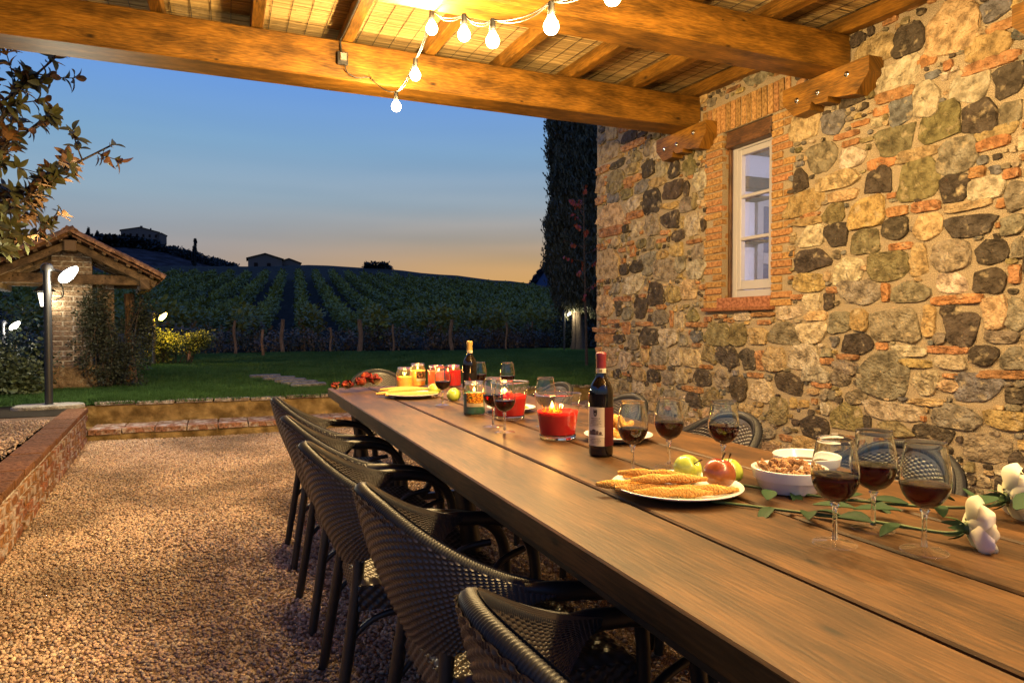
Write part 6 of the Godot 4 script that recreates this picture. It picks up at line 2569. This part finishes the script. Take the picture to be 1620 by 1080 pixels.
func table_setting() -> void:
	rng.seed = 20
	var full := wine_glass_meshes(0.42)
	var low := wine_glass_meshes(0.36)
	var water := wine_glass_meshes(0.0)
	var spots := [
		[1.022, -0.918, full, "wine glass nearest the white bowls, left of the close trio of glasses"],
		[1.165, -0.955, full, "rear wine glass of the close trio, between the other two"],
		[1.134, -0.826, low, "wine glass nearest the white rose, right of the close trio"],
		[1.012, -1.578, low, "wine glass just right of the red topped bottle, behind the near plate"],
		[1.150, -1.606, full, "middle wine glass of three behind the near plate of breadsticks"],
		[1.245, -1.49, full, "wine glass behind the red apple, in front of a woven chair"],
		[0.992, -3.29, low, "small looking wine glass standing before the far plate of green apples"],
		[0.966, -2.515, full, "left wine glass of the pair right of the green candle jar"],
		[0.953, -2.362, low, "right wine glass of the pair before the farther red candle glass"],
		[1.16, -2.44, low, "wine glass half hidden by the left side of the near red candle glass"],
		[1.30, -3.60, full, "far wine glass left of the gold topped bottle"],
		[1.43, -3.50, low, "far wine glass right of the gold topped bottle"]]
	for e in spots:
		var t := thing("wine_glass", "stemmed " + e[3], "wine glass", Vector3(e[0], TOP + 0.0005, e[1]), rng.randf() * TAU, "wine glasses on the table")
		obj("bowl", e[2][0], M.thick_glass, t)
		obj("stem", e[2][1], M.thick_glass, t)
		obj("foot", e[2][4], M.thin_glass, t)
		obj("rim", e[2][3], M.thick_glass, t)
		obj("red_wine", e[2][2], M.wine, t)
	bottle("red capped dark wine bottle with a cream and dark red label, mid table", Vector3(1.06, TOP, -1.832), deg_to_rad(-38.0), M.foil_red, wine_label())
	bottle("gold capped dark wine bottle near the far end of the table", Vector3(1.184, TOP, -3.43), deg_to_rad(-20.0), M.foil_gold, dark_label())
	candle_glass("nearer large glass of red wax with an orange dried flower, beside the red topped bottle", Vector3(1.079, TOP, -2.17), 0.098, true)
	candle_glass("farther large glass of red wax behind a pair of wine glasses", Vector3(1.116, TOP, -2.709), 0.102, false)
	candle_jar("green wax candle jar with an autumn printed label, left of the wine glass pair", Vector3(1.024, TOP, -2.906), 0.05, 0.148, 0.098, M.wax_green, jar_label(true), deg_to_rad(-12.0))
	candle_jar("yellow candle jar, leftmost and nearest of the far candles", Vector3(1.03, TOP, -4.25), 0.052, 0.135, 0.078, M.wax_yellow, null, 0.0)
	candle_jar("yellow candle jar with a dark printed label, behind the leftmost candle", Vector3(1.15, TOP, -4.38), 0.052, 0.15, 0.108, M.wax_yellow, jar_label(false), deg_to_rad(25.0))
	candle_jar("orange red candle jar, right of the two yellow candles", Vector3(1.23, TOP, -4.22), 0.054, 0.145, 0.11, M.wax_orange, null, 0.0)
	candle_jar("deep red candle jar partly behind the orange candle and a wine glass", Vector3(1.37, TOP, -4.3), 0.052, 0.14, 0.105, M.wax_red, null, 0.0)
	# near plate
	plate("large oval looking white plate of breadsticks and apples nearest the camera", Vector3(0.985, TOP, -1.345), 0.155)
	var tone := Color(0.80, 0.52, 0.17)
	for e in [[0.905, 0.036, -1.37, -0.45, 0.16, "leftmost, its tip over the plate's edge"], [0.93, 0.034, -1.315, -0.52, 0.17, "lower layer, second from the left"], [0.95, 0.033, -1.265, -0.62, 0.17, "longest of the lower layer, nearest the table's edge"], [1.03, 0.034, -1.255, -0.62, 0.15, "rightmost, in front of the red apple"], [0.955, 0.056, -1.36, -0.75, 0.15, "topmost, lying across the others"], [0.965, 0.055, -1.30, -0.56, 0.17, "upper layer, in front of the topmost"], [1.0, 0.036, -1.42, -0.6, 0.14, "rear one beside the left green apple"]]:
		breadstick("twisted golden breadstick on the near plate, " + e[5], Vector3(e[0] - 0.026, TOP + e[1] - 0.010, e[2] - 0.010), e[3] + 0.18, 0.0, e[4] * 1.04, 0.0112, true, tone, "twisted breadsticks on the near plate")
	var green := Color(0.50, 0.58, 0.08)
	apple("green apple at the left of the near plate's three apples, its eye facing the camera", Vector3(1.05, TOP + 0.024, -1.42), 0.036, green, Vector3(0.9, 0.3, 0.0))
	apple("red apple between two green apples on the near plate", Vector3(1.075, TOP + 0.016, -1.31), 0.0385, Color(0.40, 0.17, 0.03), Vector3(0.15, 0.4, -0.1), Color(0.30, 0.018, 0.015))
	apple("green apple with upright stalk, right of the red apple", Vector3(1.165, TOP, -1.375), 0.0365, green * 0.95, Vector3(0.05, 0, 0.05))
	# far plate
	plate("plate of pale breadsticks at the far end of the table", Vector3(0.95, TOP, -3.73), 0.15)
	for e in [[0.86, 0.027, -3.80, 0.1, 0.21, "leftmost, jutting over the rim"], [0.90, 0.027, -3.70, 0.0, 0.22, "lower one in the middle"], [0.93, 0.045, -3.74, -0.08, 0.23, "topmost in front"], [0.90, 0.045, -3.83, -0.1, 0.22, "topmost at the back"], [0.98, 0.028, -3.66, -0.05, 0.2, "nearest the camera, low on the rim"]]:
		breadstick("smooth pale breadstick on the far plate, " + e[5], Vector3(e[0], TOP + e[1] - 0.004, e[2]), e[3] + 0.0, 0.03, e[4], 0.0115, false, Color(0.95, 0.70, 0.26), "pale breadsticks on the far plate")
	apple("green apple on the right of the far plate of breadsticks", Vector3(1.06, TOP + 0.012, -3.72), 0.037, green, Vector3(0.4, 0, -0.3))
	apple("green apple on the table right of the far plate", Vector3(1.12, TOP, -3.50), 0.038, green * 1.05, Vector3(0.2, 0.5, 0.3))
	# small plates farther back
	plate("small white plate of ring biscuits behind the red topped bottle", Vector3(1.255, TOP, -2.05), 0.12)
	for e in [[1.20, 0.02, -2.05, 0.3], [1.25, 0.02, -2.0, 0.1], [1.30, 0.02, -2.05, -0.2], [1.26, 0.022, -2.1, 0.2], [1.23, 0.042, -2.03, 0.7], [1.28, 0.045, -2.04, -0.6], [1.255, 0.062, -2.045, 0.9]]:
		var g := Geo.new()
		g.col = tone * rng.randf_range(0.85, 1.1)
		g.tube(ring(0.024, 0, 18), 0.0105, 9, false)
		var o := obj("ring_biscuit", g, M.bread)
		o.position = Vector3(e[0], TOP + e[1], e[2])
		o.rotation = Vector3(e[3], rng.randf() * 3.0, 0.2 * e[3])
		tag(o, "golden ring biscuit on the small plate behind the bottle", "biscuit", "ring biscuits on the small plate")
	plate("small white plate half hidden behind the farther red candle glass", Vector3(1.215, TOP, -2.93), 0.115)
	for e in [[1.15, -2.90, 0.4], [1.19, -2.96, 1.2], [1.25, -2.9, 2.0]]:
		breadstick("short golden cracker on the plate behind the red candle glass", Vector3(e[0], TOP + 0.021, e[1]), e[2], 0.0, 0.10, 0.011, true, Color(0.7, 0.45, 0.14), "crackers behind the red candle glass")
	# white bowls
	for e in [[1.253, -1.262, "white bowl heaped with brown broken snacks, front one of two", true], [1.425, -1.372, "white bowl holding a little dark tapenade, behind the heaped bowl", false]]:
		var t := thing("bowl", e[2], "bowl", Vector3(e[0], TOP, e[1]))
		var g := Geo.new()
		g.lathe(PackedVector2Array([Vector2(0.0, 0.001), Vector2(0.060, 0.0), Vector2(0.066, 0.004), Vector2(0.078, 0.030), Vector2(0.082, 0.0315), Vector2(0.086, 0.052), Vector2(0.0875, 0.056), Vector2(0.085, 0.0575), Vector2(0.081, 0.053), Vector2(0.062, 0.012), Vector2(0.0, 0.010)]), 56)
		obj("dish", g, M.ceramic, t)
		g = Geo.new()
		if not e[3]:
			g.col = Color(0.10, 0.06, 0.04)
			g.lathe(PackedVector2Array([Vector2(0.0745, 0.036), Vector2(0.05, 0.040), Vector2(0.0, 0.042)]), 40)
			obj("dip", g, M.bread, t)
		else:
			for k in 64:
				var a := rng.randf() * TAU
				var q := 0.07 * sqrt(rng.randf())
				var c := Vector3(cos(a) * q, 0.047 + 0.022 * (1.0 - q / 0.07) + rng.randf_range(0, 0.008), sin(a) * q)
				var s := rng.randf_range(0.6, 1.2)
				g.col = Color(0.45 * s, 0.30 * s, 0.20 * s)
				var d := Vector3(rng.randfn(), rng.randfn() * 0.7, rng.randfn()).normalized() * rng.randf_range(0.008, 0.016)
				g.tube(PackedVector3Array([c - d, c - d * 0.4 + Vector3(0, 0.003, 0), c + d * 0.4, c + d + Vector3(0, 0.002, 0)]), [0.003, 0.0075, 0.006, 0.0025], 6)
			obj("snack_pieces", g, M.bread, t).set_meta("kind", "stuff")
	roses()
	garland()


func petal(size: float, cup: float, wide: float, tone: Color, seed_: int) -> ArrayMesh:
	var g := Geo.new()
	var ph := seed_ * 1.7
	for face in 2:
		var rows := []
		var cols := []
		for i in 10:
			var f := i / 9.0
			var hw := wide * size * pow(sin(PI * clampf(0.08 + 0.80 * f, 0, 1)), 0.75)
			var row := PackedVector3Array()
			for j in 9:
				var s := j / 4.0 - 1.0
				var lift := size * f
				var outw := -cup * size * sin(f * 1.9) + 0.30 * size * s * s * wide * (1.2 - f * 0.4) + size * 0.22 * pow(f, 5.0)
				outw += 0.03 * size * sin(s * 4.0 + ph) * f
				row.append(Vector3(s * hw, lift * (1.0 - 0.12 * s * s * f), -outw + (0.0004 if face == 0 else -0.0004)))
			rows.append(row)
			cols.append(tone.lerp(Color(0.55, 0.60, 0.30), 0.5 * pow(1.0 - f, 2)))
		g.grid(rows, false, face == 0, cols)
	return g.mesh()


func rose(label: String, at: Vector3, aim: Vector3, s: float, stem: PackedVector3Array, seed_: int) -> void:
	var t := thing("white_rose", label, "rose", at, 0.0, "white roses lying on the table")
	var head := Node3D.new()
	head.name = "blossom"
	t.add_child(head)
	var up := aim.normalized()
	var x := up.cross(UPV).normalized()
	head.basis = Basis(x, up, x.cross(up))
	var r := RandomNumberGenerator.new()
	r.seed = seed_
	var cream := Color(0.80, 0.75, 0.62)
	for layer in [[3, 0.55, 0.003, 0.14, 0.86], [4, 0.52, 0.010, 0.0, 0.94], [5, 0.5, 0.018, -0.16, 0.98], [5, 0.44, 0.024, -0.46, 1.02], [3, 0.25, 0.024, -1.05, 1.1]]:
		var cnt: int = layer[0]
		for k in cnt:
			var m := petal(0.062 * s * layer[4], layer[1], 0.56, Color(cream.r, cream.g * r.randf_range(0.9, 1.03), cream.b * r.randf_range(0.72, 1.05)) * r.randf_range(0.68, 1.06), k + seed_)
			var o := obj("petal", m, M.petal, head)
			var a: float = TAU * (k + r.randf_range(-0.2, 0.2)) / cnt + layer[2] * 90.0
			o.transform = Transform3D(Basis(UPV, a) * Basis(Vector3.RIGHT, -layer[3] + r.randf_range(-0.08, 0.08)), Vector3(sin(a), 0, cos(a)) * layer[2] * s)
	var g := Geo.new()
	g.lathe(PackedVector2Array([Vector2(0.0, -0.014), Vector2(0.008, -0.010), Vector2(0.012, 0.0), Vector2(0.008, 0.004)]), 12, Transform3D(head.basis, Vector3.ZERO))
	obj("hip", g, M.stem_green, t)
	for k in 5:
		var o := obj("sepal", leaf_mesh(0.035, 0.006, 0.6, Color(0.05, 0.09, 0.03), Color(0.09, 0.13, 0.06)), M.dark_leaf, head)
		o.basis = Basis(UPV, TAU * k / 5.0) * Basis(Vector3.RIGHT, 0.5)
	g = Geo.new()
	var pts := PackedVector3Array()
	for p in stem:
		pts.append(p - at)
	pts = spline(pts, 8)
	var rr := []
	for i in pts.size():
		rr.append(0.0034 + (0.0011 if i % 9 == 4 else 0.0))
	g.tube(pts, rr, 8)
	obj("stem", g, M.stem_green, t)
	# leaves along the stem
	for k in 5:
		var p := at_len(pts, 0.42 + 0.1 * k)
		var o := obj("leaf", leaf_mesh(r.randf_range(0.05, 0.08), r.randf_range(0.012, 0.016), 0.2, Color(0.018, 0.042, 0.018), Color(0.035, 0.065, 0.032)), M.dark_leaf, t)
		o.position = p + Vector3(0, 0.003, 0)
		o.rotation = Vector3(r.randf_range(-0.3, 0.15), r.randf_range(-1.2, 1.2) - PI / 2, r.randf_range(-0.4, 0.4))


func roses() -> void:
	var y := TOP + 0.006
	rose("white rose with open outer petals lying nearest the camera at the table's right", Vector3(1.238, TOP + 0.032, -0.82), Vector3(0.75, 0.08, 0.62), 0.72,
		PackedVector3Array([Vector3(1.238, TOP + 0.028, -0.82), Vector3(1.215, TOP + 0.018, -0.85), Vector3(1.18, y + 0.006, -0.96), Vector3(1.11, y, -1.09), Vector3(1.0, y, -1.235)]), 31)
	rose("white rose behind the nearer one at the picture's right edge", Vector3(1.49, TOP + 0.042, -0.905), Vector3(0.8, 0.15, 0.5), 0.85,
		PackedVector3Array([Vector3(1.49, TOP + 0.036, -0.905), Vector3(1.44, TOP + 0.022, -0.93), Vector3(1.37, y + 0.004, -1.02), Vector3(1.26, y, -1.17), Vector3(1.16, y, -1.345)]), 47)
	var t := thing("rose_leaves", "large dark green rose leaf between the two white roses", "leaf", Vector3(1.40, TOP + 0.035, -0.90))
	for e in [[0.0, 0.085, 0.032, 2.2, -0.2], [0.05, 0.07, 0.026, 1.2, -0.5], [-0.04, 0.06, 0.024, -2.6, -0.3]]:
		var o := obj("leaf", leaf_mesh(e[1], e[2], 0.2, Color(0.03, 0.06, 0.03), Color(0.08, 0.12, 0.07)), M.dark_leaf, t)
		o.position = Vector3(e[0] * 0.5, 0.004, e[0])
		o.rotation = Vector3(e[4], e[3], 0.2)
	t = thing("fallen_leaves", "dark pointed leaves lying under the near wine glasses beside the bowls", "leaf", Vector3(1.16, TOP + 0.004, -1.1))
	for e in [[0.0, 0.0, 0.085, 0.6], [0.05, 0.06, 0.09, 0.9], [-0.03, 0.09, 0.07, 0.3], [0.09, -0.02, 0.075, 1.5], [-0.06, -0.07, 0.08, 2.3]]:
		var o := obj("leaf", leaf_mesh(e[2], 0.017, 0.05, Color(0.022, 0.05, 0.022), Color(0.06, 0.1, 0.05)), M.dark_leaf, t)
		o.position = Vector3(e[0], 0.01, e[1])
		o.rotation = Vector3(-0.1, e[3], 0.1)


func garland() -> void:
	var t := thing("red_garland", "cluster of crimson and orange dried petals at the table's far left corner", "dried flowers", Vector3(0.69, TOP + 0.008, -4.22))
	var r := RandomNumberGenerator.new()
	r.seed = 12
	for c in [[-0.10, 0.02, 0.10, 0.8], [-0.03, 0.016, 0.05, 1.0], [0.05, 0.028, 0.02, 1.0], [0.10, 0.04, -0.05, 1.25], [0.16, 0.03, -0.06, 1.2]]:
		for k in 8:
			var red := Color(0.15, 0.005, 0.006) if r.randf() < 0.75 else Color(0.26, 0.03, 0.008)
			var o := obj("petal", petal(0.052 * c[3], 0.35, 0.5, red * r.randf_range(0.7, 1.2), k), M.petal, t)
			o.position = Vector3(c[0], c[1], c[2])
			o.rotation = Vector3(r.randf_range(-1.2, 0.9), r.randf() * TAU, r.randfn() * 0.4)
